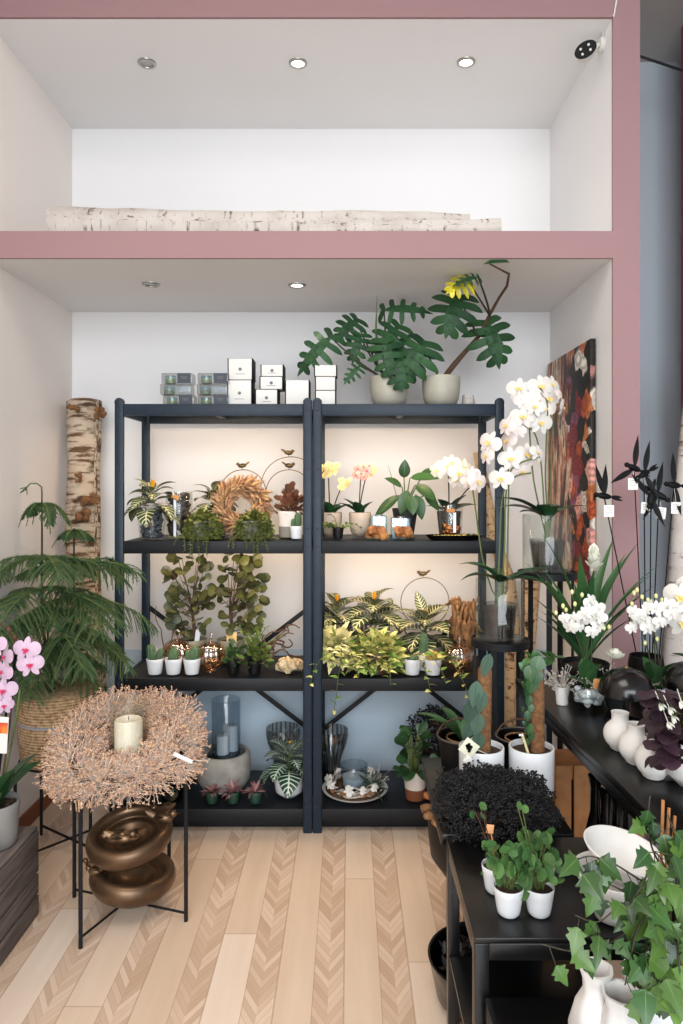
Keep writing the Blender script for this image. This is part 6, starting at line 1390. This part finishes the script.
for k in range(60):
    d = rnd_dir(q, .1, 1); e = V((0, 0, .05)) + d * q.uniform(.04, .085); b.tube([(0, 0, .05), e], .0008, 3); b.octa(e, .0034); b.octa(e + rnd_dir(q) * .006, .003)
b.build('dried_sprays', GREYTW, t, smooth=0)
# oxalis
t = thing('oxalis', 'dark purple leaved oxalis with small white flowers in a white pot', 'potted plant', con(690, 1.70)); o = t.location; z = pot(t, .066, .046, .115, WHITEM, round_=.02, rim=.008); q = random.Random(8); b = MB(); s = MB()
for k in range(58):
    p = at(q.uniform(648, 725), q.uniform(693, 760), 1.70 + q.uniform(-.09, .08)) - o; s.tube(curve((q.uniform(-.02, .02), q.uniform(-.02, .02), z), p, (0, 0, .03), 6), .0011, 4); a0 = q.uniform(0, 2)
    for j in range(3): a = a0 + j * 2.094; b.leaf(p, (math.cos(a), math.sin(a) * .7 - .25, -.25 + q.uniform(-.3, .3)), .042, .05, 'fan', .5, .25, 5)
b.build('foliage', OXA, t, smooth=180); s.build('stem', BSTEM, t, smooth=180)
for bx, by in ((669, 707), (672, 716), (681, 701), (668, 722), (660, 703)):
    m = MB(); c = at(bx, by, 1.61) - o; d0 = V((q.uniform(-.4, .4), -.6, -.4)).normalized(); m.tube([c - d0 * .02 + V((0, 0, .012)), c], .0012, 4)
    for j in range(5): a = j * 1.2566; r = d0.orthogonal().normalized(); m.leaf(c, Matrix.Rotation(a, 3, d0) @ (r * .5 + d0), .018, .009, 'petal', .3, .2, 5)
    m.build('flower', CREAM, t, smooth=180)
    m = MB(); m.tube([c + V((0, 0, .01)), V((c.x * .5, c.y * .5, z + .09)), (0, 0, z)], .001, 4); m.build('flower_stem', STEM, t)

# ------------------------------------------------------------------ metal swallows on rods in a black vase
vb = V((X(646, 2.46), 2.46, TB + .0012))
t = thing('black_vase', 'black vase holding the metal swallows behind the white orchid', 'vase', vb); rounded(t, [(.05, 0), (.056, .02), (.06, .10), (.055, .13)], BLACKP, 'vase', 36, .004)
def swallow(lab, bx, by, y, foot, kind, card=None):
    t = thing('metal_swallow', lab, 'ornament', vb + V((foot[0], foot[1], .0075)), 'metal swallows on rods'); o = t.location; c = at(bx, by, y) - o
    b = MB(); b.tube([(0, 0, 0), c * .5 + V((0, 0, 0)), c], .0021, 6); b.build('rod', BLKCARD, t)
    b = MB(); d = V((kind[2], -.3, kind[3])).normalized()            # direction the bird flies
    R = V((1, 0, 0)).rotation_difference(d).to_matrix(); b.ball(c, (.030, .011, .012), 12, 8, R); b.ball(c + d * .032, (.010, .009, .009), 8, 6, R); b.leaf(c + d * .040, d, .010, .005, 'lance', 0, .3, 3)
    b.build('body', BLKCARD, t, smooth=180)
    for wd, L in ((kind[0], .105), (kind[1], .10)): m = MB(); m.leaf(c - d * .004, V(wd), L * 1.12, .020, 'lance', -.30, .1, 12, 0, (0, -1, .1)); m.leaf(c - d * .004 + V((0, .0018, 0)), V(wd), L * 1.12, .020, 'lance', -.30, .1, 12, 0, (0, -1, .1)); m.build('wing', BLKCARD, t, smooth=180)
    m = MB()
    for s in (-.12, .12): m.leaf(c - d * .024, (-d + V((0, s * .5, s))).normalized(), .055, .012, 'lance', 0, .1, 6, 0, (0, -1, .2))
    m.build('forked_tail', BLKCARD, t, smooth=180)
    if card: m = MB(); m.box(at(card[0], card[1], y - .012) - o, (.034, .0008, .040), .0003, Matrix.Rotation(card[2], 3, 'Y')); pc = m.build('price_card', PAPER, t); m = MB(); [m.box(at(card[0], card[1], y - .012) - o + V((0, -.001, .012 - .006 * k)), (.022, .0004, .0012)) for k in range(4)]; m.build('printed_line', INKG, pc); m = MB(); m.tube([at(card[0], card[1] - 6, y - .012) - o, c], .0006, 4); m.build('card_thread', PAPER, pc)
swallow('metal swallow with both wings raised, set apart before the niche side', 604, 496, 2.40, (-.015, -.02), ((-.35, 0, 1), (-.02, 0, 1), -1, .15), (609, 511, 0))
swallow('metal swallow flying highest with one tall wing', 634, 468, 2.42, (-.005, .0), ((.05, 0, 1), (-.8, -.1, -.45), -.8, .3), (633, 484, 0))
swallow('metal swallow with a broad upright wing against the blue grey wall', 644, 474, 2.44, (.005, .015), ((.1, 0, 1), (.4, -.1, -.9), -.6, -.3), (646, 508, .05))
swallow('metal swallow diving steeply between its fellows', 651, 498, 2.42, (.012, .0), ((-.7, -.1, .7), (.35, -.1, -1), -.3, -.8), None)
swallow('metal swallow with one slim wing up, left of the birch trunk', 659, 495, 2.44, (.022, .012), ((.1, 0, 1), (-.5, -.1, -.7), .6, -.4), (661, 513, .12))
swallow('metal swallow in front of the birch trunk', 674, 485, 2.44, (.032, -.008), ((-.12, 0, 1), (.1, -.1, -1), -.9, .1), (676, 508, 0))
# ------------------------------------------------------------------ camera and light
cam = bpy.data.cameras.new('camera'); cam.sensor_fit = 'AUTO'; cam.sensor_width = 36; cam.lens = 36 * F / 1024
cam.shift_x = -(CX - 341.5) / 1024; cam.shift_y = -(512 - CY) / 1024; cam.clip_start = .05
o = bpy.data.objects.new('camera', cam); COL.objects.link(o); o.location = (0, 0, EYE); o.rotation_euler = (PI / 2, 0, 0); SC.camera = o
w = bpy.data.worlds.new('daylight'); SC.world = w; w.use_nodes = True
w.node_tree.nodes['Background'].inputs[0].default_value = (.80, .90, 1, 1); w.node_tree.nodes['Background'].inputs[1].default_value = 1.7
def area(name, loc, rot, sx, sy, e, c):
    l = bpy.data.lights.new(name, 'AREA'); l.shape = 'RECTANGLE'; l.size = sx; l.size_y = sy; l.energy = e; l.color = c
    o = bpy.data.objects.new(name, l); COL.objects.link(o); o.location = loc; o.rotation_euler = rot; return o
# the shop window behind the photographer
area('shop window daylight', (.2, -6.0, 3.3), (math.radians(76), 0, 0), 6.5, 4.2, 560, (.94, .97, 1))
# unseen overhead light, added above the aisle to brighten floor and ceilings
area('added overhead fill light', (-.3, .8, CH - .05), (0, 0, 0), 1.6, 1.6, 42, (1, .95, .88))
SC.view_settings.view_transform = 'Standard'; SC.view_settings.look = 'None'; SC.view_settings.gamma = 1; SC.view_settings.use_curve_mapping = False
SC.view_settings.exposure = .22
SC.cycles.use_denoising = True; SC.cycles.max_bounces = 10; SC.cycles.transparent_max_bounces = 24
